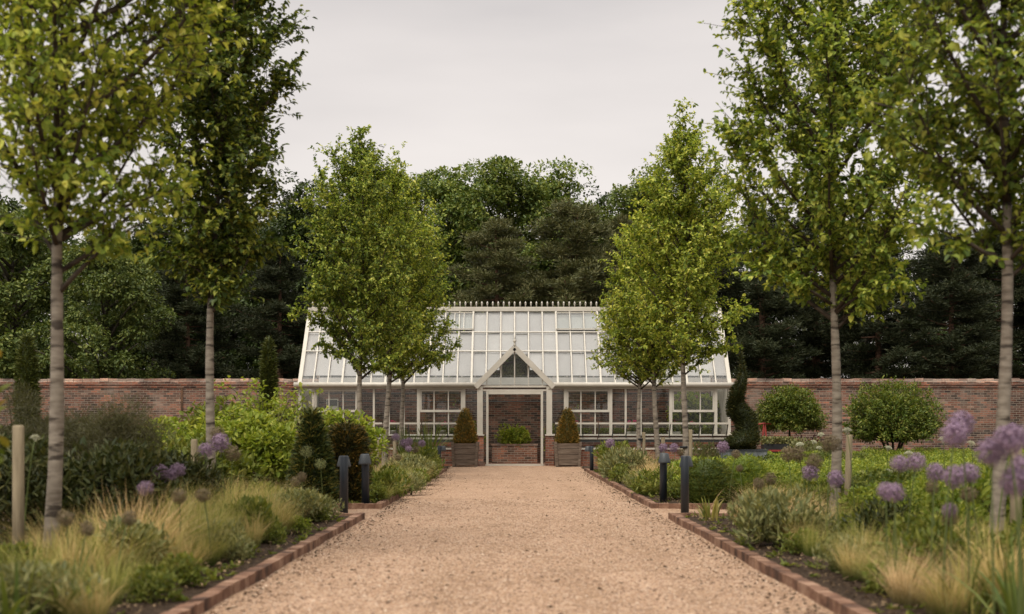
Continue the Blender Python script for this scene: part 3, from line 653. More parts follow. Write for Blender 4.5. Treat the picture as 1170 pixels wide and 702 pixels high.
# front glazing: main posts, mullions, opening windows
xl = lambda p: px(p, GY)
main = [-GW+.05, xl(358), xl(409.5), xl(478), xl(530), xl(547.5)]
main = main + [-m for m in main[::-1]]
for xm in main:
    b = MB(); b.box((xm-.045,.0,S0),(xm+.045,.14,S1)); gp('post', b, M['paint'])
mull = [xl(p) for p in (427,444,461)]
for xm in mull + [-m for m in mull]:
    b = MB(); b.box((xm-.03,.01,S0),(xm+.03,.12,S1)); gp('mullion', b, M['paint'])
b = MB(); b.box((-GW,-.02,S1+.002),(-PX-.2,.16,EZ-.03)); b.box((PX+.2,-.02,S1+.002),(GW,.16,EZ-.03)); gp('head_beam', b, M['paint'])
b = MB()
for s in (-1,1): b.tube([(s*(PX+.16),-.10,EZ+.03),(s*(GW+.12),-.10,EZ+.03)], .075, 10)
gp('gutter', b, M['paint'])
for s in (-1,1):
    for (a, c) in ((358,409.5),(478,530)):
        x0, x1 = sorted((s*xl(a), s*xl(c))); zm = pz(471, GY); x0 += .042; x1 -= .042
        w = obj('window', (lambda: (lambda b: (b.box((x0,.02,zm),(x0+.055,.075,S1-.01)), b.box((x1-.055,.02,zm),(x1,.075,S1-.01)), b.box((x0+.055,.02,zm),(x1-.055,.075,zm+.07)), b.box((x0+.055,.02,S1-.075),(x1-.055,.075,S1-.01)), b)[-1])(MB()))(), M['paint'], gh)
        for k in (1,2):
            b = MB(); xm = x0 + (x1-x0)*k/3; b.box((xm-.016,.025,zm+.07),(xm+.016,.07,S1-.075)); obj('glazing_bar', b, M['paint'], w)
        b = MB(); b.quad((x0+.055,.05,zm+.07),(x1-.055,.05,zm+.07),(x1-.055,.05,S1-.075),(x0+.055,.05,S1-.075)); obj('pane', b, M['glass'], w)
        for k in (1,2):
            b = MB(); xm = x0 + (x1-x0)*k/3; b.box((xm-.018,.06,S0),(xm+.018,.12,zm-.005)); gp('lower_bar', b, M['paint'])
edges = sorted(set([round(m,4) for m in main + mull + [-m for m in mull]]))
for a, c in zip(edges[:-1], edges[1:]):
    if a > -1.3 and c < 1.3: continue
    b = MB(); b.quad((a+.02,.09,S0),(c-.02,.09,S0),(c-.02,.09,S1),(a+.02,.09,S1)); gp('front_pane', b, M['glass'])
# ends
for s in (-1,1):
    b = MB(); x = s*(GW-.06)
    for k in range(15):
        yy = .2 + k*.245; b.box((x-.02,yy-.03,S0),(x+.02,yy+.03,EZ))
    gp('end_wall_bars', b, M['paint'])
    b = MB(); b.box((x+s*.022-.004, .2, S0),(x+s*.022+.004, 3.59, EZ-.01)); gp('end_wall_panel', b, M['paint_in'])
    b = MB(); b.bar((x,-.05,EZ+.02),(x,RY-GY,RZ),.09,.10,(1,0,0)); b.bar((x,RY-GY,RZ),(x,3.58,WT+.05),.09,.10,(1,0,0)); gp('verge', b, M['paint'])
    b = MB(); b.add([(x,.1,EZ),(x,3.55,EZ),(x,RY-GY,RZ-.05)], np.array([(0,1,2)])); gp('gable_glass', b, M['roofglass'])
# front roof
RD = RY-GY
def rp(u, lift=0.0):     # point on the front slope: u=0 eaves, 1 ridge
    ln = math.hypot(RD+.05, RZ-EZ-.04)
    return np.array([0, -.05 + (RD+.05)*u - lift*(RZ-EZ-.04)/ln, EZ+.04 + (RZ-EZ-.04)*u + lift*(RD+.05)/ln])
NB = 30; bw = 2*(GW-.02)/NB
for i in range(NB+1):
    x = -(GW-.02) + bw*i
    big = i in (0,3,6,9,12,18,21,24,27,30) 
    u0 = 0.0
    if abs(x) < PX: u0 = max(0., (1.06 - abs(x))*1.12/(RZ-EZ))
    b = MB(); p = rp(u0,.012); q = rp(1,.012); p[0] = q[0] = x
    b.bar(p, q, .036 if big else .02, .06 if big else .04, (1,0,0)); gp('rafter', b, M['paint'])
levels = [(pz(402,39.3)), (pz(380,39.7))]
for lv in (levels[0], levels[1]):
    u = (lv-EZ-.04)/(RZ-EZ-.04)
    b = MB(); p = rp(u,.016); q = rp(u,.016); p[0] = -GW+.05; q[0] = GW-.05; b.bar(p,q,.030,.03,(0,-.6,.4)); gp('purlin', b, M['paint'])
b = MB()
pts = [rp(.0), rp(1)]
for (xa, xb, ua) in ((-GW+.03,-PX,0.0),(PX,GW-.03,0.0)):
    p0 = rp(ua); p1 = rp(1); b.quad((xa,p0[1],p0[2]),(xb,p0[1],p0[2]),(xb,p1[1],p1[2]),(xa,p1[1],p1[2]))
ug = 1.12/(RZ-EZ); p0 = rp(0); pg = rp(ug); p1 = rp(1)
b.add([(-PX,p0[1],p0[2]),(0,pg[1],pg[2]),(PX,p0[1],p0[2]),(PX,p1[1],p1[2]),(-PX,p1[1],p1[2])], [np.array([(0,1,4)]),np.array([(1,2,3)]),np.array([(1,3,4)])])
gp('roof_glass', b, M['roofglass'])
# blinds drawn under the front slope, leaving the porch open
blr = rgen(61); b = MB(); ub = (pz(430,38.9)-EZ)/(RZ-EZ)
for i in range(NB):
    xa = -(GW-.02)+bw*i+.03; xb = xa+bw-.06; xm = (xa+xb)/2
    u0 = ub
    if abs(xm) < PX-.1: u0 = max(ub, (1.1-abs(xm))*1.2/(RZ-EZ))
    uu = [u0] + [q for q in [(lv-EZ-.04)/(RZ-EZ-.04) for lv in levels] if q > u0+.05] + [.985]
    for ua_, ub_ in zip(uu[:-1], uu[1:]):
        f0, f1 = -.07+blr.normal(0,.014), -.07+blr.normal(0,.014); p0 = rp(ua_+.004,f0); p1 = rp(ub_-.004,f1); b.quad((xa,p0[1],p0[2]),(xb,p0[1],p0[2]),(xb,p1[1],p1[2]),(xa,p1[1],p1[2]))
gp('roof_blind', b, M['blind'])
# back slope
b = MB(); b.quad((-GW+.05,RD,RZ),(GW-.05,RD,RZ),(GW-.05,3.58,WT+.05),(-GW+.05,3.58,WT+.05)); gp('back_roof_glass', b, M['glass'])
b = MB()
for i in range(NB+1):
    x = -(GW-.02)+bw*i; b.bar((x,RD,RZ),(x,3.58,WT+.06),.03,.05,(1,0,0))
gp('back_rafters', b, M['paint'])
b = MB(); b.box((-GW+.08,3.50,pz(440,41.9)),(GW-.08,3.585,WT+.04)); gp('wall_plate', b, M['white'])
b = MB(); b.box((-GW,RD-.09,RZ-.06),(GW,RD+.09,RZ+.055)); gp('ridge_beam', b, M['paint'])
# ridge cresting: little spear finials on a rail
b = MB(); n = 75
b.box((-GW+.1,RD-.02,RZ+.056),(GW-.1,RD+.02,RZ+.09))
for i in range(n):
    x = -GW+.14 + (2*GW-.28)*i/(n-1)
    b.lathe([(.016,0),(.012,.05),(.034,.075),(.012,.095),(.036,.115),(.026,.145),(.004,.19)], (x,RD,RZ+.085), 6)
gp('ridge_cresting', b, M['paint'])
# roof vents: propped open at their lower edge
for (a, c) in ((501,548),(629,677),(404,451),(725,772)):
    xa, xb = [round((px(q,39.8)+GW-.02)/bw)*bw-(GW-.02) for q in (a,c)]; zt = RZ-.14; zb = pz(377.5,39.75)
    ut = (zt-EZ-.04)/(RZ-EZ-.04); ub2 = (zb-EZ-.04)/(RZ-EZ-.04)
    top = rp(ut,.045); bot = rp(ub2,.045); bot = bot + np.array([0,-.03,.005])
    b = MB()
    for x in (xa,xb): b.bar((x,top[1],top[2]),(x,bot[1],bot[2]),.03,.03,(1,0,0))
    for k in (1,2):
        x = xa+(xb-xa)*k/3; b.bar((x,top[1],top[2]),(x,bot[1],bot[2]),.018,.02,(1,0,0))
    b.bar((xa-.02,bot[1],bot[2]),(xb+.02,bot[1],bot[2]),.035,.035,(0,0,1)); b.bar((xa,top[1],top[2]),(xb,top[1],top[2]),.03,.03,(0,0,1))
    v = obj('roof_vent', b, M['paint'], gh)
    b = MB(); b.quad((xa,top[1],top[2]),(xb,top[1],top[2]),(xb,bot[1],bot[2]),(xa,bot[1],bot[2])); obj('pane', b, M['glass'], v)
    u3 = rp(ub2,-.02); b = MB(); b.box((xa,bot[1]+.03,bot[2]-.12),(xb,u3[1],bot[2]-.03)); obj('vent_gap_shade', b, M['rail_and_shade'], v)  # dark box added as the shade inside the open gap
# porch
PY = -.5; AZ = pz(399, GY+PY); PZ = pz(441, GY+PY)
b = MB(); b.box((-PX+.08,PY+.02,PZ-.05),(PX-.08,PY+.10,PZ+.012)); po = obj('porch', b, M['paint'], gh)
for s_ in (-1,1):
    b = MB(); xa, xb = sorted((s_*(PX+.10), s_*(PX-.075))); b.box((xa,PY,S0),(xb,PY+.12,PZ-.002)); obj('column', b, M['paint'], po)
def lp(lst):
    b = MB()
    for f in lst: f(b)
    return b
b = MB(); 
for s in (-1,1):
    b.bar((s*(PX+.15),PY+.03,PZ-.04),(0,PY+.03,AZ+.04),.165,.16,(0,1,0))
    b.bar((s*(PX+.06),PY+.03,PZ+.04),(s*(PX+.06),RD*.02+.2,PZ+.04),.05,.05)
b.box((-PX-.16,PY-.02,PZ-.09),(-PX+.02,PY+.16,PZ-.002)); b.box((PX-.02,PY-.02,PZ-.09),(PX+.16,PY+.16,PZ-.002))
obj('bargeboard', b, M['paint'], po)
b = MB(); b.box((-PX+.08,PY+.03,PZ-.16),(PX-.08,PY+.08,PZ-.11)); obj('lintel', b, M['paint'], po)
b = MB()
for k in range(-2,3):
    x = k*.43; zt = AZ-.02 - abs(x)*(AZ-PZ)/(PX+.02)
    if zt > PZ+.05: b.box((x-.014,PY+.04,PZ+.012),(x+.014,PY+.075,zt))
obj('gable_bars', b, M['paint'], po)
b = MB(); b.add([(-PX,PY+.055,PZ),(PX,PY+.055,PZ),(0,PY+.055,AZ)], np.array([(0,1,2)])); obj('gable_pane', b, M['glass'], po)
b = MB(); u1 = rp(1.12/(RZ-EZ))
for s in (-1,1): b.add([(s*(PX+.05),PY+.05,PZ+.03),(0,PY+.05,AZ+.02),(0,u1[1],u1[2]),(s*(PX+.05),.0,EZ+.05)], np.array([(0,1,2,3)]))
obj('porch_roof_glass', b, M['glass'], po)
b = MB(); b.lathe([(.03,0),(.03,.05),(.05,.07),(.022,.10),(.022,.14),(.055,.18),(.05,.215),(.018,.25),(.03,.275),(.012,.31),(.003,.40)], (0,PY+.03,AZ+.06), 10); obj('finial', b, M['paint'], po)
b = MB(); D = .88
b.box((-D,PY+.02,0),(-D+.07,PY+.11,PZ-.165)); b.box((D-.07,PY+.02,0),(D,PY+.11,PZ-.165)); b.box((-D+.075,PY+.02,PZ-.26),(D-.075,PY+.11,PZ-.165))
b.box((-D+.075,PY-.02,-.01),(D-.075,PY+.14,.055)); b.box((-.92,-.35,-.02),(.92,.1,.03)); obj('door_frame', b, M['paint'], po)
for s in (-1,1):
    b = MB(); b.box((min(s*D,s*.98),PY+.05,S0),(max(s*D,s*.98),PY+.06,PZ-.17)); obj('side_light', b, M['glass'], po)
    b = MB(); x = s*.83; b.box((x-.02,PY+.14,.03),(x+.02,PY+.90,PZ-.28)) if False else b.box((x-.018,PY+.13,.06),(x+.018,PY+.19,PZ-.28)); obj('door_stile', b, M['paint'], po)
b = MB(); b.box((-GW+.24,.245,-.02),(GW-.24,3.58,.012)); gp('floor', b, M['edging'])
# rails along the inner wall
b = MB()
for y_ in (449.5, 459): b.tube([(-GW+.3,3.45,pz(y_,41.85)),(GW-.3,3.45,pz(y_,41.85))], .024, 6)
gp('wall_rails', b, M['rail_and_shade'])

# staging inside, pots, seedlings
def bench(label, x0, x1):
    t = thing('potting_bench', label, 'bench', ((x0+x1)/2, GY+.75, 0), 0, 'staging benches inside the greenhouse')
    w = (x1-x0)/2; b = MB(); b.box((-w,-.38,.86),(w,.38,.90)); obj('bench_top', b, M['oak'], t)
    for x in (-w+.06, 0, w-.06):
        for y in (-.33,.33): b = MB(); b.box((x-.03,y-.03,0.012),(x+.03,y+.03,.858)); obj('leg', b, M['oak'], t)
bench('slatted wooden staging bench inside the glass left of the porch', -6.3, -1.5); bench('slatted wooden staging bench inside the glass right of the porch', 1.5, 6.3)
def geranium(label, x, y, seed, trough=False):
    z = .902; t = thing('potted_geranium', label, 'potted plant', (x, y, z), 0, 'pink flowering pots on the greenhouse staging'); r = rgen(seed)
    b = MB()
    if trough: 
        V = np.array([(-.17,-.09,0),(.17,-.09,0),(.17,.09,0),(-.17,.09,0),(-.21,-.12,.16),(.21,-.12,.16),(.21,.12,.16),(-.21,.12,.16)]); b.add(V, np.array([(0,3,2,1),(4,5,6,7),(0,1,5,4),(1,2,6,5),(2,3,7,6),(3,0,4,7)]))
    else: b.lathe([(.075,0),(.105,.16),(.115,.165),(.115,.2),(.10,.2),(.09,.17)], k=14)
    obj('pot', b, M['cream_pot'], t)
    P, d = lumps_points(r, 260, (0,0,.30), (.17,.12,.10), 9, .07, zmin=.12); b = MB(); b.leaves(P, d, nrm(d+np.array([0,0,1.])), .055, .05); obj('foliage', b, M['shrub'], t)
    b = MB(); st = MB()
    for k in range(3):
        c = np.array([r.uniform(-.12,.12), r.uniform(-.1,.05), r.uniform(.40,.48)]); d = rand_dirs(r,40); b.leaves(c+d*.035, d, rand_dirs(r,40), .03, .025); st.tube([(c[0]*.3,c[1]*.3,.2), c], .004, 4)
    obj('flower', b, M['pink'], t); obj('flower_stem', st, M['stem'], t)
for lab, p, tr in (('pale trough with pink geraniums inside the glass, third pot right of the porch', 770, True), ('small cream pot with pink geranium inside the window just right of the porch', 656, False), ('wide cream trough with pink geranium behind the fixed panes right of the porch', 723, True), ('pink geranium in a pale pot inside the window left of the porch', 505, False), ('pink geranium in a cream pot between the left avenue trunks inside the glass', 449, False), ('pink geranium in a pot at the end window right of the stake with black tie', 789, False)):
    geranium(lab, px(p, GY+.6), GY+.6, p, tr)
def seed_tray(label, x0, x1, seed, h=.16):
    r = rgen(seed); t = thing('seedling_tray', label, 'seed tray', ((x0+x1)/2, GY+.98, .902), 0, 'trays of green seedlings on the greenhouse staging'); w = (x1-x0)/2
    b = MB(); b.box((-w,-.13,0),(w,.13,.09)); obj('tray', b, M['black'], t)
    P = np.stack([r.uniform(-w,w,500), r.uniform(-.13,.13,500), .09+h*r.uniform(0,1,500)],1); d = rand_dirs(r,500); d[:,2] = abs(d[:,2]); b = MB(); b.leaves(P,d,rand_dirs(r,500)+np.array([0,0,1.]),.06,.03); obj('seedlings', b, M['shrub'], t)
for lab, a, c in (('black tray of green seedlings on the staging just right of the porch', 638,676),('black tray of green seedlings behind the right fixed panes', 684,718),('black tray of green seedlings behind the middle right avenue trunks', 735,760),('black tray of seedlings on staging inside the right end window', 776,812),('black tray of green seedlings on the staging just left of the porch', 500,540),('black tray of seedlings inside the glass between left avenue trunks', 415,455)):
    seed_tray(lab, px(a,GY+.98), px(c,GY+.98), a)
# climbers and shrubs inside
t = thing('fig_shrub', 'lush green fig trained inside the right end window of the greenhouse', 'shrub', (px(797,40.3),40.3,0)); shrub_parts(t, 71, 2.5, .95, .4, 3000, .15, .11, M['lime'], 34, .28, 6, .62)
t = thing('young_vine', 'thin bare-stemmed young vine inside the first window right of the porch', 'climber', (px(661,41),41.3,0)); arching_parts(t, 72, 2.3, .25, 4, M['shrub'], .10, .07, 8, droop=.1)
t = thing('young_vine', 'thin bare-stemmed young vine inside the window left of the porch', 'climber', (px(517,41),41.3,0)); arching_parts(t, 73, 2.3, .25, 4, M['shrub'], .10, .07, 7, droop=.1)
t = thing('leafy_pot_plant', 'green leafy plant just inside the porch to its left', 'plant', (px(541,39.6),39.7,0)); shrub_parts(t, 74, 1.35, .3, .3, 380, .11, .06, M['shrub'], 10, .18, 4)
t = thing('leafy_pot_plant', 'green leafy plant just inside the porch to its right', 'plant', (px(631,39.6),39.7,0)); shrub_parts(t, 75, 1.3, .25, .3, 300, .11, .06, M['shrub'], 10, .18, 4)
t = thing('wall_heater', 'small pale grey heater box on the brick wall inside the left end', 'heater', (px(380,41.9),41.83,pz(468,41.9)))
b = MB(); b.box((-.2,0,0),(.2,.16,.36)); obj('case', b, M['cream_pot'], t); b = MB(); b.box((-.17,-.01,.12),(.17,-.002,.33)); obj('grille', b, M['rail_and_shade'], t)
# raised brick planter opposite the door
PBY = 40.7
t = thing('brick_planter', 'low raised red brick planter seen through the open doorway', 'planter', (px(588,PBY),PBY,0))
hz = pz(509.5,PBY); b = MB(); w = .75
b.box((-w,0,.01),(w,.18,hz)); b.box((-w,.183,.01),(-w+.18,1.1,hz)); b.box((w-.18,.183,.01),(w,1.1,hz)); obj('wall', b, M['planter_brick'], t); b = MB(); b.box((-w-.02,-.02,hz+.001),(w+.02,.20,hz+.06)); obj('capping', b, M['coping'], t)
b = MB(); b.box((-w+.183,.185,.01),(w-.183,1.1,hz-.06)); obj('compost', b, M['soil'], t)
t = thing('leafy_shrub', 'bright green divided-leaf plant growing in the brick planter beyond the doorway', 'plant', (px(586,41.1),41.05,hz-.06)); shrub_parts(t, 76, .74, .68, .42, 1900, .12, .05, M['lime'], 26, .15, 6, .45)

# cold frames along the front -----------------------------------------
def cold_frame(label, x0, x1):
    CY = GY-.75; t = thing('cold_frame', label, 'cold frame', (x0, CY, 0), 0, 'cold frames against the greenhouse front'); w = x1-x0; hz = pz(514, CY)
    b = MB(); b.box((0,0,-.03),(w,.2,hz)); b.box((0,.203,-.03),(.2,.74,hz)); b.box((w-.2,.203,-.03),(w,.74,hz)); obj('brick_base', b, M['brick'], t)
    b = MB(); b.box((-.02,-.03,hz+.002),(w+.02,.215,hz+.055)); obj('sill', b, M['paint'], t)
    b = MB(); b.add([(0,.02,hz+.06),(0,.70,hz+.06),(0,.70,hz+.40)], np.array([(0,1,2)])); b.add([(w,.02,hz+.06),(w,.70,hz+.06),(w,.70,hz+.40)], np.array([(0,1,2)])); obj('cheek', b, M['paint'], t)
    b = MB(); b.box((.21,.21,.02),(w-.21,.73,.35)); obj('soil', b, M['soil'], t)
    zh = pz(503.5, CY+.55); zt = pz(484, CY+.15); n = max(1, round(w/1.27)); lw = w/n
    b = MB(); b.box((0,.56,zh-.06),(w,.66,zh+.03)); obj('hinge_rail_and_shade', b, M['rail_and_shade'], t)  # rail made dark and deep to paint the shade line under the lids
    for k in range(n):
        xa = k*lw+.015; xb = (k+1)*lw-.015; b = MB()
        b.bar((xa,.15,zt),(xb,.15,zt),.05,.055)
        b.bar((xa,.54,zh+.065),(xb,.54,zh+.065),.05,.05)
        lid = obj('lid', b, M['paint'], t); b = MB()
        for j in range(4 if k == n-1 else 3):
            x = xa+.02 + (xb-xa-.04)*j/3; b.bar((x,.53,zh+.09),(x,.165,zt-.028),.03,.03,(1,0,0))
        obj('lid_bars', b, M['rail_and_shade'], lid)  # bars coloured dark to paint the shade on their undersides
        b = MB(); b.quad((xa,.54,zh+.09),(xb,.54,zh+.09),(xb,.16,zt-.03),(xa,.16,zt-.03)); obj('pane', b, M['glass'], lid)
cold_frame('white-silled cold frame with propped glass lids left of the porch', px(392,37.65), px(526,37.65))
cold_frame('white-silled cold frame with propped glass lids right of the porch', px(634,37.65), px(834,37.65))
# wooden planters and their cones ------------------------------------
def tub(label, label2, p, seed):
    Y = 37.05; t = thing('wooden_planter', label, 'planter', (px(p,Y),Y,0), 0, 'wooden planters beside the porch'); h = pz(506.5,Y); r = rgen(seed); w0, w1 = .33, .37
    for k, (ax) in enumerate((0, PI/2, PI, 3*PI/2)):
        b = MB()
        for j in range(4):
            za = .05+(h-.05)*j/4+.006; zb = .05+(h-.05)*(j+1)/4-.006; wa = w0+(w1-w0)*za/h; wb = w0+(w1-w0)*zb/h
            V = np.array([(-wa,-wa,za),(wa,-wa,za),(wa,-wa+.03,za),(-wa,-wa+.03,za),(-wb,-wb,zb),(wb,-wb,zb),(wb,-wb+.03,zb),(-wb,-wb+.03,zb)])
            V[:,0] *= .93; ca, sa = math.cos(ax), math.sin(ax); V = np.stack([V[:,0]*ca-V[:,1]*sa, V[:,0]*sa+V[:,1]*ca, V[:,2]],1)
            b.add(V, np.array([(0,3,2,1),(4,5,6,7),(0,1,5,4),(1,2,6,5),(2,3,7,6),(3,0,4,7)]))
        obj('side_panel', b, M['oak'], t)
    for sx in (-1,1):
        for sy in (-1,1): b = MB(); b.bar((sx*w0,sy*w0,0),(sx*(w1+.003),sy*(w1+.003),h+.035),.075,.075,(0,1,0)); obj('corner_post', b, M['oak'], t)
    b = MB(); b.box((-w0+.05,-w0+.05,h-.12),(w0-.05,w0-.05,h-.05)); obj('compost', b, M['soil'], t)
    c = thing('yew_cone', label2, 'topiary', (px(p,Y),Y,h-.06), seed, 'clipped yew cones in the wooden planters'); H = pz(467,Y)-h+.06
    topiary_parts(c, seed, [(.24,0),(.33,.10),(.30,.25),(.22,.55*H),(.13,.8*H),(.05,.95*H),(.015,H)], 4200, .055, M['yew_amber'])
tub('grey-brown weathered board planter left of the porch', 'amber-tipped clipped cone in the planter left of the porch', 531.5, 81)
tub('grey-brown weathered board planter right of the porch', 'amber-tipped clipped cone in the planter right of the porch', 648.5, 82)

# ================================================================== BOLLARDS
def bollard(): 
    t = thing('path_light', 'slate blue bollard lamp', 'lamp', (0,0,0), 0, 'slate blue bollard lamps along the path')
    b = MB(); b.tube([(0,0,-.02),(0,0,.745),(0,0,.755)], [.054,.054,.048], 16); obj('post', b, M['navy'], t)
    b = MB(); b.lathe([(.086,.61),(.090,.615),(.090,.63),(.062,.742),(.053,.752),(.0,.754)], (0,-.108,0), 18); b.lathe([(.0,.635),(.084,.614)], (0,-.108,0), 18); h = obj('lamp_hood', b, M['hood'], t)
    b = MB(); b.bar((0,-.06,.69),(0,-.03,.69),.05,.05); obj('bracket', b, M['navy'], h)
    return t
bl = bollard(); first = True
for p, yb, rz, sc, lab in ((782.5,588,PI-.3,1,'slate blue bollard lamp on the near right bed corner, hood turned away'),(758,577,.0,1,'slate blue bollard lamp on the far right bed corner, hood facing the camera'),
        (393,588,PI+.15,1,'slate blue bollard lamp on the near left bed corner, hood turned away'),(417.5,580.5,.05,1,'slate blue bollard lamp beside the squat yew cone, hood facing the camera'),
        (676,541,-PI/2-.3,.92,'distant bollard lamp at the right path edge before the greenhouse'),(502,540,PI/2+.3,.92,'distant bollard lamp at the left path edge before the greenhouse')):
    Y = CAMH*F/(yb-493); loc = (px(p,Y),Y,.0)
    o = bl if first else dup(bl, loc); o.location = loc; o.rotation_euler = (0,0,rz); o.scale = (sc,)*3; o['label'] = lab; first = False

# ================================================================== AVENUE TREES + STAKES
T = avenue_tree
T('closest pear tree on the left, airy crown cut by the frame, pale trunk', px(52,9.3), 9.3, 7.4, 2.35, 1.22, 101, 21000, .066, M['pear_lit'], .62, lean=(.35,0), low=((-.2,2.1,.75,.55),(.4,2.5,1.0,.5),(-.9,2.6,.8,.4)), tr=.062)
T('narrow dark-crowned pear tree left of the path, second from the camera', px(237,14), 14, 8.2, 2.45, .78, 102, 36000, .064, M['pear_dark'], .66, lean=(.22,.1), low=((.1,2.9,.75,.35),(3.2,2.8,.75,.4),(-1.2,2.5,.6,.25)), tr=.062)
T('dense pear tree before the left end of the greenhouse, closest of its trio', px(412.5,26), 26, pz(143,26), 2.25, 1.20, 103, 40000, .066, M['pear'], .74, low=((3.3,2.9,1.45,.75),(2.6,2.5,1.2,.5),(-.6,2.3,.9,.3)), tr=.075)
T('left avenue pear tree, middle of the trio before the greenhouse', px(440.5,30.5), 30.5, pz(172,30.5), 2.35, 1.18, 104, 31000, .07, M['pear_lit'], .6, lean=(.3,0), tr=.085)
T('left avenue pear tree nearest the greenhouse, low leafy boughs over the path', px(459,34), 34, pz(225,34), 2.45, 1.45, 105, 35000, .072, M['pear'], .96, low=((.2,2.7,1.5,.8),(-.4,2.6,1.4,.6),(.5,2.6,1.4,.6)), tr=.075)
T('closest pear tree on the right, open crown cut by the frame edge', px(1142,9.3), 9.3, 7.4, 2.3, 1.12, 106, 21000, .066, M['pear'], .6, lean=(.1,0), low=((3.0,2.7,1.0,.75),(3.5,2.3,.9,.3),(2.7,3.1,1.05,.6)), tr=.06)
T('broad pear tree right of the path, second from the camera, stake beside it', px(953,14), 14, 8.2, 2.3, 1.22, 107, 41000, .066, M['pear'], .82, low=((3.1,2.6,1.2,.75),(3.6,2.5,1.1,.35),(.3,2.3,1.05,.5),(-1.0,2.4,.9,.3),(.1,2.9,1.1,.5)), tr=.068)
T('tall pear tree at the right with dark tree tie, closest of its trio', px(782,25), 25, pz(122,25), 2.3, 1.10, 108, 34000, .068, M['pear_lit'], .62, low=((.3,2.4,1.2,.5),(-.5,2.6,1.3,.9),(.1,2.9,1.45,.8)), tr=.073)
T('right avenue pear tree, middle of the trio before the greenhouse', px(752,29.5), 29.5, pz(232,29.5), 2.2, 1.08, 109, 28000, .07, M['pear_lit'], .66, lean=(-.2,0), tr=.075)
T('smallest right avenue pear tree, nearest the greenhouse with spreading low crown', px(731,34), 34, pz(330,34), 2.3, 1.08, 110, 18000, .072, M['pear_lit'], .85, low=((3.2,2.35,1.35,.8),(3.6,2.5,1.0,.5)), tr=.07)

def stake(label, x, Y, ytop, rad=.038, tie=None, lean=0):
    t = thing('tree_stake', label, 'stake', (px(x,Y),Y,0), 0, 'round wooden tree stakes'); H = pz(ytop,Y)
    b = MB(); b.tube([(0,0,-.05),(lean*.5,0,H*.5),(lean*.98,0,H-.015),(lean,0,H)], [rad,rad*.99,rad*.97,rad*.8], 12); obj('pole', b, M['post'], t)
    if tie:
        dx, zt = tie; b = MB(); b.bar((-rad-.01,-.02,zt),(dx,-.03,zt),.05,.045); b.tube([(dx,0,zt-.025),(dx,0,zt+.025)], [.092,.092], 12); obj('tie', b, M['black'], t)
stake('pale round stake left of the closest left pear trunk', 21, 9.0, 486, .043)
stake('short round stake beside the trunk of the narrow dark-crowned pear', 222, 14.0, 502, .04)
stake('leaning round stake just right of the broad right pear trunk', 967, 13.6, 497, .037, lean=.035)
stake('round stake at the right frame edge behind purple alliums', 1161, 9.0, 488, .043)
stake('stake with black rubber tie beside the tall right pear trunk', 788.5, 25, 491, .05, tie=(px(782,25)-px(788.5,25), pz(511,25)))
stake('stake with black tie at the middle pear of the right trio', 757.5, 29.5, 500, .05, tie=(px(752,29.5)-px(757.5,29.5), pz(515,29.5)))
stake('stake with black tie at the right pear nearest the greenhouse', 735.5, 34, 494, .05, tie=(px(731,34)-px(735.5,34), pz(502,34)))
stake('low pale stake beside the closest trunk of the left trio', 431, 26, 503, .045)
stake('low pale stake between the left trio trunks', 451, 30.5, 500, .05)

# ================================================================== WOODLAND
W = wood_tree
W('broadleaf_tree', 'tall domed green tree at the top of the skyline above the porch', 572, 61, 184, 'round', 'wood_green', 1, 1.0)
W('broadleaf_tree', 'green tree on the skyline left of the porch, beside the left avenue trio', 508, 62, 196, 'round', 'wood_green', 1, 1.05)
W('broadleaf_tree', 'rounded green tree on the skyline right of the domed tree', 632, 63, 200, 'round', 'wood_green', 3, 1.0)
W('broadleaf_tree', 'dark bluish tree on the skyline left of the tall right pear', 735, 60, 206, 'round', 'wood_maple', 4, 1.05)
W('broadleaf_tree', 'dark tree at the skyline dip behind the right of the ridge', 688, 66, 236, 'tall', 'wood_dark', 5, 1.1)
W('broadleaf_tree', 'dark tree behind the crown of the left avenue trio', 425, 60, 200, 'round', 'wood_dark', 6, 1.1)
W('broadleaf_tree', 'dark green tree between the narrow pear and the left trio', 345, 58, 222, 'tall', 'wood_dark', 5, 1.1)
W('broadleaf_tree', 'shadowy tree behind the narrow dark-crowned pear', 262, 60, 240, 'round', 'wood_dark', 6, 1.1)
W('maple_tree', 'large arching maple above the left wall between the two near pears', 122, 47.5, 268, 'maple', 'wood_maple', 7, 1.0)
W('maple_tree', 'mid green maple at the far left behind the closest pear', 12, 50, 238, 'maple', 'wood_maple', 7, 1.05)
W('broadleaf_tree', 'dark tree beyond the maple at left', 175, 60, 252, 'tall', 'wood_dark', 5, 1.2)
W('broadleaf_tree', 'dark tree at the far left frame edge', -30, 58, 215, 'round', 'wood_dark', 6, 1.2)
W('pine_tree', 'olive-brown pine above the ridge left of centre', 567, 50, 252, 'pine', 'pine', 8, 1.0)
W('pine_tree', 'grey-green pine with reddish trunk above the ridge right of centre', 657, 50, 234, 'pine', 'pine', 9, 1.15)
W('pine_tree', 'slim brownish pine at the right end of the visible ridge', 712, 53, 250, 'pine', 'pine', 10, .95)
W('pine_tree', 'dark pine behind the tall right pear', 800, 52, 250, 'pine', 'pine_dark', 8, 1.1)
W('pine_tree', 'dark pine rising over the right end of the greenhouse', 868, 50, 246, 'pine', 'pine_dark', 9, 1.1)
W('pine_tree', 'dark pine behind the broad right pear', 935, 53, 240, 'pine', 'pine_dark', 10, 1.1)
W('pine_tree', 'dark pine above the wall right of the broad pear trunk', 1005, 50, 262, 'pine', 'pine_dark', 8, 1.1)
W('pine_tree', 'brown-trunked pine above the wall left of the closest right pear', 1088, 49, 268, 'pine', 'pine_dark', 9, 1.2)
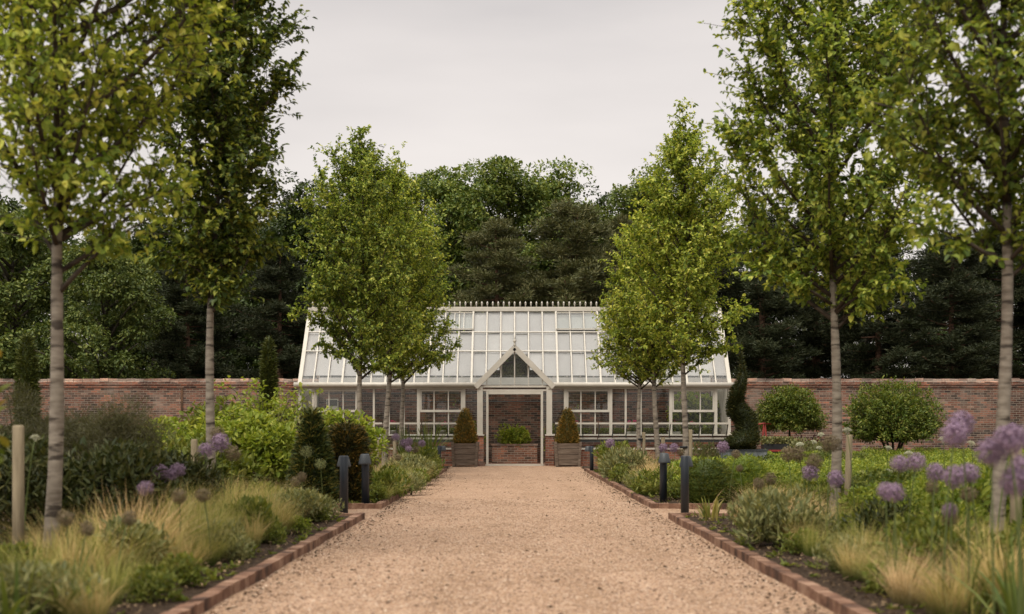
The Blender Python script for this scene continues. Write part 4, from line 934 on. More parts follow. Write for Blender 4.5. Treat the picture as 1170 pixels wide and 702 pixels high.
W('pine_tree', 'dark pine behind the closest right pear trunk', 1150, 53, 250, 'pine', 'pine_dark', 10, 1.15)
W('pine_tree', 'dark pine at the far right frame edge', 1225, 51, 250, 'pine', 'pine_dark', 8, 1.2)
W('pine_tree', 'gloomy pine above the wall left of the greenhouse end', 322, 51, 285, 'pine', 'pine_dark', 10, 1.1)
W('pine_tree', 'gloomy pine above the wall right of the narrow pear trunk', 215, 52, 300, 'pine', 'pine_dark', 8, 1.15)
W('broadleaf_tree', 'dark tree filling the gap behind the right trio', 775, 64, 228, 'round', 'wood_dark', 6, 1.15)
for i, x in enumerate(range(-120, 1300, 84)):
    kind, mat, sd = (('tall','wood_dark',5), ('round','wood_dark',6))[i % 2]
    W('broadleaf_tree', 'dark tree deep in the wood, in its rear row', x + (i*37) % 29, 74 + (i*13) % 7, 262 + (i*29) % 24, kind, mat, sd, 1.15)
# low undergrowth under the trees
r = rgen(77); b = MB(); n = 30000; lc = np.stack([r.uniform(-34,34,420), r.uniform(55,84,420), r.uniform(.1,2.2,420)],1); i = r.integers(0,420,n); d = rand_dirs(r,n)
P = lc[i] + d*r.uniform(.5,1.1,n)[:,None]*np.array([1.4,1,1]); P[:,2] = np.maximum(P[:,2], .05)
l = r.uniform(.2,.4,n); b.leaves(P, nrm(d+rand_dirs(r,n)*.6), nrm(d*.5+np.array([0,0,1.])), l, l*.6); struct('undergrowth', b, M['wood_dark'], 'stuff')

# ================================================================== LEFT PLANTING
def shrubT(name, label, cat, x, Y, seed, **k): return shrub_parts(thing(name, label, cat, (px(x,Y),Y,.04), 0, k.pop('group',None)), seed, **k)
def archT(name, label, cat, x, Y, seed, **k): return arching_parts(thing(name, label, cat, (px(x,Y),Y,.04), 0, k.pop('group',None)), seed, **k)
# dark peony-like mass and bronze fennel
shrubT('dark_leaved_shrub', 'dark glossy peony bush behind the pale stake, left of the near grasses', 'shrub', 118, 10.6, 201, h=pz(512,10.6), rx=.62, ry=.6, n=4600, L=.085, W=.025, mat=M['dark_shrub'], lump_n=30, lump_r=.2)
shrubT('dark_leaved_shrub', 'dark glossy bush between the closest pear trunk and left frame edge', 'shrub', 10, 10.4, 202, h=pz(505,10.4), rx=.62, ry=.6, n=4600, L=.085, W=.025, mat=M['dark_shrub'], lump_n=30, lump_r=.2)
shrubT('dark_leaved_shrub', 'dark green bush beside the short stake of the narrow pear', 'shrub', 195, 12.6, 203, h=pz(530,12.6), rx=.6, ry=.6, n=3400, L=.10, W=.03, mat=M['dark_shrub'], lump_n=26, lump_r=.2)
def fennel(label, x, Y, ytop, rx, seed):
    t = thing('bronze_fennel', label, 'plant', (px(x,Y),Y,.04), 0, 'hazy bronze fennel plants'); r = rgen(seed); h = pz(ytop,Y)-.04; b = MB(); st = MB()
    for k in range(16):
        a = r.uniform(0,6.28); e = np.array([math.cos(a)*rx*r.uniform(.1,.8), math.sin(a)*rx*r.uniform(.1,.8), h*r.uniform(.72,.95)]); st.tube(polyline((e[0]*.2,e[1]*.2,0),(e[0]*.5,e[1]*.5,h*.5),e,5), np.linspace(.009,.003,5), 4, cap=False)
    obj('stems', st, M['stalk'], t)
    P, d = lumps_points(r, 15000, (0,0,h*.6), (rx*.85,rx*.85,h*.36), 46, .17, shell=.05); n = len(P)
    b.tris(P, nrm(d*.4+rand_dirs(r,n)+np.array([0,0,.5])), rand_dirs(r,n), r.uniform(.05,.12,n), .006); obj('fronds', b, M['fennel'], t)
fennel('hazy bronze fennel at the left frame edge behind the stake', 28, 12.0, 447, .62, 211)
fennel('hazy bronze fennel right of the closest left trunk', 138, 12.6, 462, .52, 212)
fennel('bronze fennel low between the closest left trunk and frame edge', 78, 13.4, 470, .5, 213)
# bright shrubs beyond the cross path, left
archT('flowering_currant', 'tall arching yellow-green shrub left of the greenhouse end', 'shrub', 306, 20.5, 221, h=pz(428,20.5), spread=.95, nst=34, mat=M['lime'], L=.085, W=.05, per=46, droop=.5)
shrubT('lime_shrub', 'broad bright green shrub right of the narrow pear trunk', 'shrub', 272, 19.6, 222, h=pz(472,19.6), rx=.75, ry=.7, n=5200, L=.095, W=.046, mat=M['lime'], lump_n=54, lump_r=.17)
shrubT('lime_shrub', 'bright green shrub between the broad shrub and the tall yew cone', 'shrub', 318, 19.2, 223, h=pz(484,19.2), rx=.6, ry=.55, n=3800, L=.095, W=.046, mat=M['lime'], lump_n=44, lump_r=.16)
shrubT('lime_shrub', 'pale green shrub against the wall left of the narrow pear trunk', 'shrub', 190, 19.5, 224, h=pz(482,19.5), rx=.65, ry=.6, n=3000, L=.09, W=.045, mat=M['lime'], lump_n=40, lump_r=.16)
shrubT('green_shrub', 'mid green shrub low in the left bed behind the short stake', 'shrub', 240, 17.7, 225, h=pz(505,17.7), rx=.75, ry=.6, n=2200, L=.12, W=.06, mat=M['shrub'], lump_n=30, lump_r=.22)
shrubT('green_shrub', 'mid green shrub near the wall behind the tall arching shrub', 'shrub', 262, 25, 226, h=pz(462,25), rx=1.3, ry=.9, n=2600, L=.14, W=.07, mat=M['shrub'], lump_n=40, lump_r=.3)
shrubT('green_shrub', 'mid green shrub before the wall at the left, over the bronze fennel', 'shrub', 170, 27, 227, h=pz(497,27), rx=1.5, ry=.9, n=2400, L=.13, W=.06, mat=M['shrub'], lump_n=40, lump_r=.28)
shrubT('green_shrub', 'leafy green shrub behind the squat yew cone', 'shrub', 392, 21.5, 228, h=pz(468,21.5), rx=.75, ry=.6, n=2800, L=.10, W=.05, mat=M['lime'], lump_n=36, lump_r=.17)
shrubT('green_shrub', 'leafy green shrub left of the tall yew cone by the greenhouse end', 'shrub', 340, 26, 229, h=pz(462,26), rx=.9, ry=.6, n=1800, L=.13, W=.06, mat=M['sage'], lump_n=28, lump_r=.22)
shrubT('green_shrub', 'mid green shrub at the left frame edge far behind the fennel', 'shrub', 60, 22, 230, h=pz(488,22), rx=1.6, ry=.9, n=2600, L=.13, W=.06, mat=M['dark_shrub'], lump_n=40, lump_r=.3)
# pencil cypresses
def pencil(label, x, Y, yt, seed, w):
    t = thing('pencil_cypress', label, 'tree', (px(x,Y),Y,.0), 0, 'slim pencil cypresses near the wall'); H = pz(yt,Y)
    b = MB(); b.tube([(0,0,-.05),(0,0,H*.5)], [.04,.02], 6); obj('trunk', b, M['limb'], t)
    topiary_parts(t, seed, [(w*.55,.25),(w*.9,.6),(w,H*.5),(w*.8,H*.8),(w*.45,H*.93),(.02,H)], 5200, .10, M['cypress'])
pencil('slim dark pencil cypress by the wall left of the greenhouse', 307, 37, 388, 231, .17)
pencil('slim dark pencil cypress behind the closest left trunk', 31, 33, 384, 232, .22)
# yew cones at the left bed corner
t = thing('clipped_yew', 'tall pointed clipped yew at the left cross path corner', 'topiary', (px(357,17.35),17.35,.03), 1.0, 'clipped yews at the left bed corner'); H = pz(470,17.35)-.03
topiary_parts(t, 241, [(.27,0),(.30,.18),(.235,.45*H),(.15,.7*H),(.08,.88*H),(.02,H)], 9500, .06, M['yew_green'])
t = thing('clipped_yew', 'squat amber-tinged clipped yew column beside the left bollards', 'topiary', (px(397,17.9),17.9,.03), 2.0, 'clipped yews at the left bed corner'); H = pz(484,17.7)-.03
topiary_parts(t, 242, [(.24,0),(.275,.15),(.27,.5*H),(.235,.8*H),(.17,.94*H),(.02,H)], 9500, .055, M['yew'])
# young rose at the left frame edge
archT('young_rose', 'young rose shoots with orange-tinged leaves at the left frame edge', 'shrub', -22, 6.3, 251, h=1.75, spread=.50, nst=10, mat=M['orange_leaf'], L=.08, W=.038, per=24, droop=.4)

# ================================================================== RIGHT PLANTING
# knot hedges
HM = [hedge_mesh(301, 3.2, .85, .5, 13110, .044), hedge_mesh(302, 2.3, .8, .46, 9690, .044), hedge_mesh(303, 1.5, .9, .5, 7125, .044)]
for m_ in HM: m_.materials.append(M['hedge'])
HG = [hedge_mesh(304, 2.6, .8, .5, 10830, .044), hedge_mesh(305, 1.6, .9, .48, 7410, .044)]
for m_ in HG: m_.materials.append(M['hedge_green'])
ROW = ['nearest the cross path','second row from the cross path','third row from the cross path','fourth row from the cross path','last row before the wall']
COLN = ['beside the avenue trunks','in the middle of the row','towards the right frame edge','at the right frame edge']
def hedge(label, X, Y, me, rz=0, s=(1,1,1)):
    o = obj('low_hedge', me, None, None, (X,Y,.03)); o.rotation_euler = (0,0,rz); o.scale = s; tag(o, label, 'hedge', 'low clipped hedges of the right-hand beds')
k = 0
for ri, (Y, xs_) in enumerate(((18.6,(4.3,6.9,9.6)),(21.2,(4.5,7.3,10.2)),(24.4,(5.6,8.4,11.4)),(28.2,(7.7,10.4,13.0)),(32.8,(7.6,10.6,13.2)))):
    for ci, X in enumerate(xs_):
        me = (HM + HG)[[0,1,3,0,2,1,3,0,1,4,0,3,1,0,2][k]]; col = 'yellow-green' if me in HM else 'mid green'
        hedge(f'{col} low clipped hedge {ROW[ri]}, {COLN[ci]}', X, Y + .25*math.sin(k*2.3), me, .08*math.sin(k*1.7), (1, 1.15, .98+.10*math.sin(k*3.1))); k += 1
hedge('yellow-green low hedge in the near right bed behind the broad pear stake', 5.3, 12.6, HM[0], .2, (1,1.1,1.0))
hedge('mid green low hedge in the near right bed at the frame edge', 6.0, 10.6, HG[0], -.15, (1,1.1,1.05))
hedge('mid green low hedge on the near side of the cross path, below purple alliums', 4.6, 14.0, HG[1], .1, (1,1,1.05))
def ballT(label, x, Y, rad, seed, mat, cat='box ball', name='box_ball'):
    t = thing(name, label, cat, (px(x,Y),Y,.03)); topiary_parts(t, seed, [(rad*.7,0),(rad*.95,rad*.45),(rad,rad*.85),(rad*.88,rad*1.35),(rad*.6,rad*1.68),(rad*.25,rad*1.86),(.02,rad*1.9)], 3200, .045, M[mat])
ballT('round green box ball on the far side of the cross path, right of the bollards', 808, 17.4, .34, 311, 'hedge_green')
ballT('rounded golden hedge ball just right of the box ball', 850, 18.0, .36, 312, 'hedge')
# zinc planter with spiral
Y = 30.5; t = thing('zinc_planter', 'weathered zinc trough holding the spiral topiary', 'planter', (px(846,Y),Y,0)); h = pz(515,Y); w = .57
b = MB(); V = np.array([(-w*.93,-w*.8,0),(w*.93,-w*.8,0),(w*.93,w*.8,0),(-w*.93,w*.8,0),(-w,-w*.86,h),(w,-w*.86,h),(w,w*.86,h),(-w,w*.86,h)]); b.add(V, np.array([(0,3,2,1),(0,1,5,4),(1,2,6,5),(2,3,7,6),(3,0,4,7)])); obj('body', b, M['zinc'], t)
b = MB(); 
b.box((-w-.02,-w*.9,h),(w+.02,-w*.9+.06,h+.035)); b.box((-w-.02,w*.9-.06,h),(w+.02,w*.9,h+.035)); b.box((-w-.02,-w*.9+.06,h),(-w+.04,w*.9-.06,h+.035)); b.box((w-.04,-w*.9+.06,h),(w+.02,w*.9-.06,h+.035)); obj('rim', b, M['hood'], t)
b = MB(); b.quad((-w+.04,-w*.8,h-.06),(w-.04,-w*.8,h-.06),(w-.04,w*.8,h-.06),(-w+.04,w*.8,h-.06)); obj('compost', b, M['soil'], t)
t = thing('spiral_topiary', 'dark clipped spiral yew rising from the zinc trough', 'topiary', (px(846,Y),Y,h-.06)); H = pz(392,Y)-h+.06
def spc(z):
    u = z/H; a = u*2*PI*1.9 + 3.4; q = .21*(1-u)**1.0 if u > .08 else .21*u/.08; return (q*math.cos(a), q*math.sin(a))
zz = np.linspace(0,H,30); rp_ = []
for z in zz:
    u = z/H; rp_.append((max(.012, (.39*(1-u)**.9 if u < .5 else .39*.5**.9*((1-u)/.5)**2.5) * (.93+.20*math.sin(u*2*PI*3.8-.6))), z))
rp_[0] = (.40, 0); topiary_parts(t, 321, rp_, 9000, .055, M['yew_dark'], spc)
# standard trees with domed heads
def standard(label, x, Y, yt, yb, wpx, seed, multi):
    t = thing('domed_standard', label, 'tree', (px(x,Y),Y,0), 0, 'small dome-headed trees before the wall'); r = rgen(seed); zt = pz(yt,Y); zb = pz(yb,Y); R = wpx/F*Y; b = MB()
    for k in range(5 if multi else 1):
        a = k*1.3; e = np.array([math.cos(a)*.35, math.sin(a)*.3, zb+.3]) if multi else np.array([0,0,zb+.3]); b.tube(polyline((0+.05*math.cos(a),.05*math.sin(a),-.03),(e[0]*.2,e[1]*.2,zb*.6),e,6), np.linspace(.045,.03,6), 7)
    obj('trunk', b, M['limb'], t); lb = MB(); P, D = [], []
    for k in range(120):
        a = k*2.4; u = (k+.5)/120; el = math.asin(min(1, -.42 + 1.42*u))
        dv = np.array([math.cos(a)*math.cos(el), math.sin(a)*math.cos(el), math.sin(el)]); p0 = np.array([0,0,zb+.15]); p2 = np.array([0,0,zb+.38*(zt-zb)]) + dv*np.array([R,R,(zt-zb)*.62])*r.uniform(.78,1.06); p1 = (p0+p2)/2 + np.array([0,0,.06])
        lb.tube(polyline(p0,p1,p2,5), np.linspace(.014,.004,5), 4, cap=False); pp = polyline(p0,p1,p2,21)
        for q in range(22): P.append(pp[int(r.uniform(.35,1)**.6*20)] + r.normal(0,.07,3)*np.array([1,1,.55])); D.append(dv)
    P = np.array(P); D = np.array(D); i = np.repeat(np.arange(len(P)), 9); n = len(i); Q = P[i] + r.normal(0,.05,(n,3)); d = nrm(D[i]*.7+rand_dirs(r,n)*.8+np.array([0,0,.15])); l = .075*r.uniform(.6,1.3,n)
    obj('branches', lb, M['limb'], t); f = MB(); f.leaves(Q, d, nrm(np.array([0,0,1.])+D[i]*.4+rand_dirs(r,n)*.4), l, l*.5); obj('crown', f, M['dome'], t)
standard('small lollipop-shaped tree on a single stem left of the broad pear trunk', 902, 36.5, 440, 497, 38, 331, False)
standard('large dome-headed multi-stemmed tree right of the broad pear trunk', 1020, 33.5, 432, 512, 57, 332, True)
# red cart with seedlings
Y = 35.8; t = thing('garden_cart', 'red metal garden cart by the wall, left of the lollipop tree', 'cart', (px(884,Y),Y,0)); z = pz(514,Y)
b = MB(); b.box((-.5,-.3,z-.05),(.5,.3,z)); obj('deck', b, M['redpaint'], t)
for sx in (-.36,.36):
    for sy in (-.28,.28): b = MB(); b.tube([(sx,sy-.04,.17),(sx,sy+.04,.17)], [.17,.17], 16); obj('wheel', b, M['black'], t)
b = MB(); b.box((-.40,-.22,.16),(.40,.22,z-.052)); obj('chassis', b, M['rail_and_shade'], t)
zt = pz(485,Y); b = MB(); b.bar((-.32,.2,z),(-.24,.2,zt),.05,.04); b.bar((-.14,.2,z),(-.22,.2,zt),.05,.04); b.tube([(-.42,.2,zt+.0),(-.23,.2,zt+.03),(-.04,.2,zt)], .022, 8); obj('handle', b, M['redpaint'], t)
t = thing('seedling_crate', 'black crate of pale green seedlings on the red cart', 'crate', (px(887,Y),Y,z)); b = MB(); b.box((-.42,-.26,.002),(.42,.16,.17)); obj('crate', b, M['black'], t)
r = rgen(341); P = np.stack([r.uniform(-.45,.48,700), r.uniform(-.28,.18,700), r.uniform(.15,.36,700)],1); d = rand_dirs(r,700); d[:,2] = abs(d[:,2]); b = MB(); b.leaves(P,d,rand_dirs(r,700)+np.array([0,0,1.]),.075,.045); obj('seedlings', b, M['sage'], t)
shrubT('maroon_salvia', 'dark red flowering salvia at the wall foot beneath the lollipop tree', 'flowers', 918, 37, 342, h=.95, rx=.9, ry=.4, n=1100, L=.07, W=.03, mat=M['maroon'], lump_n=30, lump_r=.16)
shrubT('catmint', 'grey-green catmint mound right of the red cart', 'shrub', 925, 33.5, 343, h=pz(505,33.5), rx=1.0, ry=.6, n=2400, L=.08, W=.025, mat=M['sage'], lump_n=34, lump_r=.2, upw=.9)
shrubT('catmint', 'grey-green catmint mound left of the zinc trough, by the tie stake', 'shrub', 803, 27.5, 344, h=pz(510,27.5), rx=.45, ry=.45, n=1100, L=.09, W=.025, mat=M['sage'], lump_n=18, lump_r=.15, upw=.9)
# near right bed grey-green and others
shrubT('sage_bush', 'large grey-green shrub at the right path edge beyond the tan grass', 'shrub', 888, 10.9, 351, h=pz(568,10.9), rx=.42, ry=.5, n=2600, L=.075, W=.022, mat=M['sage'], lump_n=34, lump_r=.13, upw=1.0)
shrubT('sage_bush', 'small grey-green shrub in the near left bed before the yew cones', 'shrub', 342, 13.6, 352, h=pz(570,13.6), rx=.34, ry=.4, n=1700, L=.075, W=.024, mat=M['sage'], lump_n=24, lump_r=.12, upw=1.0)
shrubT('sage_bush', 'low green bush by the left edging, before the grey-green shrub', 'shrub', 288, 11.3, 353, h=.36, rx=.26, ry=.3, n=1100, L=.075, W=.028, mat=M['shrub'], lump_n=18, lump_r=.10, upw=.9)
shrubT('euphorbia', 'lime euphorbia at the bottom left corner of the photo', 'plant', 45, 6.5, 354, h=pz(662,6.5), rx=.26, ry=.26, n=900, L=.055, W=.018, mat=M['sage'], lump_n=18, lump_r=.12, upw=.7)
shrubT('euphorbia', 'blue-green euphorbia in the near left grasses', 'plant', 152, 8.6, 355, h=pz(608,8.6), rx=.24, ry=.3, n=900, L=.075, W=.026, mat=M['sage'], lump_n=18, lump_r=.1, upw=.7)
shrubT('euphorbia', 'green euphorbia at the lower right behind the tan grass', 'plant', 1075, 8.3, 356, h=pz(610,8.3), rx=.32, ry=.3, n=1000, L=.075, W=.026, mat=M['shrub'], lump_n=18, lump_r=.12, upw=.7)
shrubT('euphorbia', 'low green perennial at the right edging corner of the cross path', 'plant', 760, 19.5, 357, h=.42, rx=.5, ry=.5, n=1300, L=.08, W=.03, mat=M['shrub'], lump_n=24, lump_r=.13, upw=.7)
shrubT('euphorbia', 'mid green perennial mound at the right edging halfway to the greenhouse', 'plant', 712, 26, 358, h=.62, rx=.5, ry=.9, n=1500, L=.1, W=.035, mat=M['sage'], lump_n=24, lump_r=.18, upw=.8)
shrubT('euphorbia', 'dark green perennial mound beside the distant right bollard', 'plant', 700, 29.8, 359, h=.7, rx=.5, ry=.7, n=1400, L=.1, W=.035, mat=M['shrub'], lump_n=24, lump_r=.18, upw=.8)
shrubT('euphorbia', 'low green perennial at the left edging beyond the bollards', 'plant', 440, 19.0, 360, h=.38, rx=.4, ry=.7, n=1300, L=.085, W=.03, mat=M['shrub'], lump_n=24, lump_r=.12, upw=.8)
shrubT('euphorbia', 'mid green perennial at the left edging halfway to the greenhouse', 'plant', 470, 24.5, 361, h=.5, rx=.5, ry=1.0, n=1600, L=.09, W=.03, mat=M['sage'], lump_n=28, lump_r=.15, upw=.8)
shrubT('euphorbia', 'dark green perennial beside the distant left bollard', 'plant', 487, 29.5, 362, h=.6, rx=.45, ry=.8, n=1400, L=.1, W=.035, mat=M['shrub'], lump_n=24, lump_r=.16, upw=.8)
shrubT('euphorbia', 'yellow-green perennial mound right of the tall right pear trunk', 'plant', 800, 21.5, 363, h=.5, rx=.6, ry=.5, n=1500, L=.08, W=.035, mat=M['hedge'], lump_n=26, lump_r=.15, upw=.6)
shrubT('euphorbia', 'low yellow-green mound beneath the closest right pear', 'plant', 1150, 11.5, 364, h=.62, rx=.6, ry=.5, n=1500, L=.08, W=.035, mat=M['hedge'], lump_n=26, lump_r=.15, upw=.6)

ORD0 = ['closest','second','third','fourth','fifth','sixth','seventh','eighth','ninth','tenth','eleventh','twelfth','thirteenth','fourteenth','fifteenth','sixteenth','seventeenth','eighteenth','nineteenth','twentieth'] + ['twenty-'+q for q in ('first','second','third','fourth','fifth','sixth','seventh','eighth','ninth')] + ['thirtieth'] + ['thirty-'+q for q in ('first','second','third','fourth','fifth','sixth','seventh','eighth','ninth')]
ORD = ORD0
MOUND = {}
def mound(kind, label, x, Y, sc):
    loc = (px(x,Y),Y,.035)
    if kind in MOUND: o = dup(MOUND[kind], loc, (x*.7+Y) % 6.28, sc, label); return
    t = thing('perennial_mound', label, 'plant', loc, 0, 'low leafy perennials filling the beds'); n, L_, W_, mt, h, up = {'green':(900,.06,.024,'shrub',.34,.6),'grey':(1000,.06,.017,'sage',.36,.9),'lime':(900,.05,.026,'hedge',.32,.5),'dark':(1000,.07,.024,'dark_shrub',.42,.6)}[kind]
    shrub_parts(t, 700+len(MOUND), h, .26, .26, n, L_, W_, M[mt], 18, .11, 5, .5, upw=up); t.scale = (sc,)*3; MOUND[kind] = t
KW = {'green':'mid green','grey':'grey-green','lime':'yellow-green','dark':'dark green'}
def mounds(lst, where):
    for i, q in enumerate(sorted(lst, key=lambda q: q[2])): mound(q[0], f'low {KW[q[0]]} leafy mound in the {where} bed, {ORD[i]} from the camera', *q[1:])
mounds([('lime',95,6.9,.45),('green',20,8.2,.75),('grey',250,9.9,.8),('green',208,8.1,.6),('grey',268,9.6,.65),('green',310,11.2,.6),('lime',340,12.4,.5),('green',362,13.7,.55),('green',172,7.3,.6),('dark',170,12.4,1.3),('green',300,11.9,.7),('dark',215,13.6,1.3),('lime',270,14.5,1.0),('green',305,14.6,1.1),('grey',375,14.4,.7),('dark',245,14.5,1.2),('dark',80,10.2,1.3),], 'near left')
mounds([('green',1018,7.7,.65),('grey',962,8.9,.7),('green',915,10.1,.6),('lime',876,11.6,.6),('green',856,12.5,.55),('green',1000,8.8,.6),('grey',935,10.9,.9),('green',1045,9.4,1.0),('lime',1100,10.4,1.2),('green',1160,8.2,1.1),('lime',985,13.4,1.2),('green',930,14.2,1.2),('grey',850,13.2,.7),('dark',1010,10.6,1.0),('lime',1050,12.6,1.3),('green',900,14.6,1.1),('lime',960,14.6,1.2),('green',975,10.9,.8),], 'near right')
mounds([('green',430,17.7,.8),('grey',470,20.4,.9),('green',478,22.4,.9),('green',448,22.0,1.1),('lime',420,18.6,1.0),('green',488,26.2,1.0),('grey',465,24.0,1.1),('green',495,28.6,1.0),('green',400,19.4,1.2)], 'far left')
mounds([('green',770,18.4,.8),('lime',785,18.8,1.1),('grey',728,21.4,.9),('green',735,19.8,.8),('green',708,24.4,1.0),('lime',790,22.4,1.4),('grey',698,27.2,1.1),('lime',775,23.4,1.3),('green',760,27.5,1.2),('lime',820,20.0,1.4),('lime',830,22.8,1.4)], 'far right')
# grasses --------------------------------------------------------------
GM = {}
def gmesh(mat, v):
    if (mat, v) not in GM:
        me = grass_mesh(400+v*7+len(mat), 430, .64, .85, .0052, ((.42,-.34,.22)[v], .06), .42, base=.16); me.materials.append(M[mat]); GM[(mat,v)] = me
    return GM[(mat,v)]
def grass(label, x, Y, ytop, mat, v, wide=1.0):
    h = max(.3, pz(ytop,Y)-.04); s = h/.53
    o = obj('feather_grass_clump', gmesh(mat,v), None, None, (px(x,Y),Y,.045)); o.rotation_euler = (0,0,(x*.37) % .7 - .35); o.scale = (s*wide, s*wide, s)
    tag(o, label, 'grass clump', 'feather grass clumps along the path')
nearL = [(100,8.0,598,'stipa',0,1.15),(30,7.4,612,'stipa_green',1,1),(160,9.2,560,'stipa_tan',2,1.1),(205,9.8,558,'stipa_green',0,1.1),(60,9.3,585,'stipa',1,1.1),(245,10.9,560,'stipa_green',1,1.1),(215,11.8,552,'stipa',0,1.1),(280,12.2,552,'stipa_green',2,1.1),(255,13.2,545,'stipa',1,1.1),(310,13.4,552,'stipa_green',0,1),(285,14.3,545,'stipa',2,1),(335,14.4,560,'stipa_green',1,1),
  (135,8.5,585,'stipa_green',2,1.1),(180,8.9,590,'stipa',1,1),(75,8.6,600,'stipa_green',0,1.1),(120,9.6,572,'stipa',2,1.1),(225,10.2,572,'stipa_green',1,1.1),(180,10.4,560,'stipa',1,1.1),(235,11.4,556,'stipa_green',2,1.1),(262,11.6,575,'stipa',0,.9),(190,11.8,552,'stipa_green',1,1),
  (240,12.4,548,'stipa',2,1.1),(300,12.7,556,'stipa',1,1),(272,13.7,545,'stipa_green',0,1.1),(310,14.3,548,'stipa',2,1),(18,6.6,640,'stipa_green',2,1),(120,7.2,625,'stipa_green',1,.9),(330,13.0,575,'stipa_green',0,.8),
  (165,7.7,640,'stipa_green',0,.9),(212,8.7,615,'stipa',2,.9),(236,9.4,598,'stipa_green',2,1),(262,10.0,590,'stipa_green',0,1),(285,10.8,582,'stipa',1,.9),(303,11.3,577,'stipa_green',1,.9),(318,12.2,568,'stipa',0,.9),(345,13.8,562,'stipa_green',2,.8),(100,6.4,650,'stipa',1,.9),(50,8.4,605,'stipa',2,1)]
adj = {'stipa':'pale straw-green','stipa_green':'green','stipa_tan':'tan'}
def rowgrass(lst, where):
    lst = sorted(lst, key=lambda q: q[1])
    for i, q in enumerate(lst): grass(f'{adj[q[3]]} feather grass clump in the {where} bed, {ORD[i]} from the camera', *q)
rowgrass(nearL, 'near left')
rowgrass([(430,18.6,548,'stipa_green',0,1.1),(448,20.2,535,'stipa',1,1.2),(428,21.5,535,'stipa_green',2,1.1),(462,22.6,530,'stipa_green',1,1.2),(440,23.6,527,'stipa',0,1.1),(472,25.6,522,'stipa_green',2,1.1),(455,27,520,'stipa',1,1.1),(480,28,518,'stipa_green',0,1.1),(468,29.6,516,'stipa',2,1.1),(488,31.5,518,'stipa_green',1,1),(415,19.6,545,'stipa_green',1,1),(438,17.9,555,'stipa_green',2,1),(455,19.4,545,'stipa',0,1),(470,21.2,538,'stipa_green',0,1.1),(450,24.8,524,'stipa_green',1,1.1),(482,24.2,532,'stipa',2,1),(490,26.6,530,'stipa_green',1,1),(462,28.6,516,'stipa_green',0,1.1)], 'far left')
rowgrass([(1035,8.2,618,'stipa_tan',1,1.15),(1110,7.4,640,'stipa',0,1),(1160,7.0,600,'stipa',2,1.1),(985,10.2,600,'stipa_green',2,.9),(930,11.6,572,'stipa_tan',1,1.1),(900,12.8,558,'stipa_tan',0,1.2),(870,14.0,552,'stipa_tan',2,1.1),(960,12.4,575,'stipa_green',1,1),(1010,11.6,580,'stipa_green',0,1),
  (1070,9.0,600,'stipa_green',1,1.1),(1000,9.3,612,'stipa',0,1),(1125,8.4,600,'stipa_green',2,1.1),(945,11.2,580,'stipa_green',0,1),(915,13.4,560,'stipa',1,1.1),(888,13.9,552,'stipa',2,1),(1090,9.8,585,'stipa',1,1.1),(1050,10.4,585,'stipa_green',0,1.1),(975,13.2,560,'stipa_green',1,1),(1020,12.8,565,'stipa_green',2,1),(1042,7.25,628,'stipa_tan',0,1.1),(1003,7.9,625,'stipa_green',1,.8),(975,8.5,625,'stipa',2,.8),(930,9.9,608,'stipa_green',0,.8),(903,10.8,598,'stipa',1,.75),(848,13.0,585,'stipa_tan',2,.8),(1080,6.7,640,'stipa',1,.9),(962,8.9,628,'stipa_green',2,.8),(1050,8.4,618,'stipa_green',1,1),(915,10.4,602,'stipa',0,.8),(1105,9.0,592,'stipa',2,1),(1160,9.0,585,'stipa_green',0,1),(870,12.2,585,'stipa_green',0,.7)], 'near right')
rowgrass([(745,20.8,535,'stipa',0,1.2),(762,21.8,530,'stipa_tan',1,1.2),(735,23.2,530,'stipa',2,1.1),(752,25.2,522,'stipa_tan',0,1.2),(728,26.8,518,'stipa',1,1.1),(716,29.0,512,'stipa_tan',2,1.1),(735,31,512,'stipa',0,1.2),(790,19.6,545,'stipa_green',1,1),(690,31.5,520,'stipa_green',2,.9),(742,19.4,545,'stipa_green',0,1),(775,20.6,540,'stipa',1,1),(722,22.0,540,'stipa_green',1,1),(745,24.4,528,'stipa',0,1.1),(705,26.0,528,'stipa_green',2,1),(742,27.8,518,'stipa_tan',0,1.1)], 'far right')
# sword-leaved clumps
def sword(label, x, Y, ytop, seed, mat, n=26, w=.028, spread=.5):
    h = pz(ytop,Y)-.04; o = obj('sword_leaf_clump', grass_mesh(seed, n, h, spread, w, (0,0), .7, base=.09), M[mat], None, (px(x,Y),Y,.045)); tag(o, label, 'plant', 'sword-leaved clumps')
sword('dark sword-leaved clump in the lower left corner beneath the closest trunk', 66, 6.6, 618, 501, 'iris', 24, .032, .8)
sword('green sword-leaved clump at the left frame edge bottom', 8, 6.3, 612, 502, 'iris', 24, .032, .8)
sword('yellowing allium leaves at the right path corner by the near bollard', 812, 14.2, 560, 503, 'iris_yellow', 22, .03, .5)
sword('yellowing sword-leaved clump below the broad pear trunk', 945, 10.2, 585, 504, 'iris_yellow', 26, .016, .7)
sword('yellow-striped sword leaves at lower right before the alliums', 1082, 7.6, 607, 505, 'iris_yellow', 30, .016, .8)
sword('yellow-green sword leaves at the lower right corner', 1145, 6.9, 620, 506, 'iris_yellow', 28, .018, .8)
sword('withered yellow leaves beside the right edging near the sage bush', 985, 8.6, 625, 507, 'iris_yellow', 20, .022, 1.0)
sword('tall reed-like green clump between the left trio and the cold frame', 490, 33.6, 472, 508, 'iris', 130, .03, .55)
sword('green reed-like clump behind the left trio trunks', 463, 33.4, 480, 509, 'iris', 90, .03, .6)
sword('upright green leaves behind the squat yew and left trio', 425, 31.5, 478, 510, 'iris', 90, .03, .6)
sword('dark strappy clump at the right edging before the distant bollard', 722, 24.0, 535, 511, 'iris', 60, .022, .5)
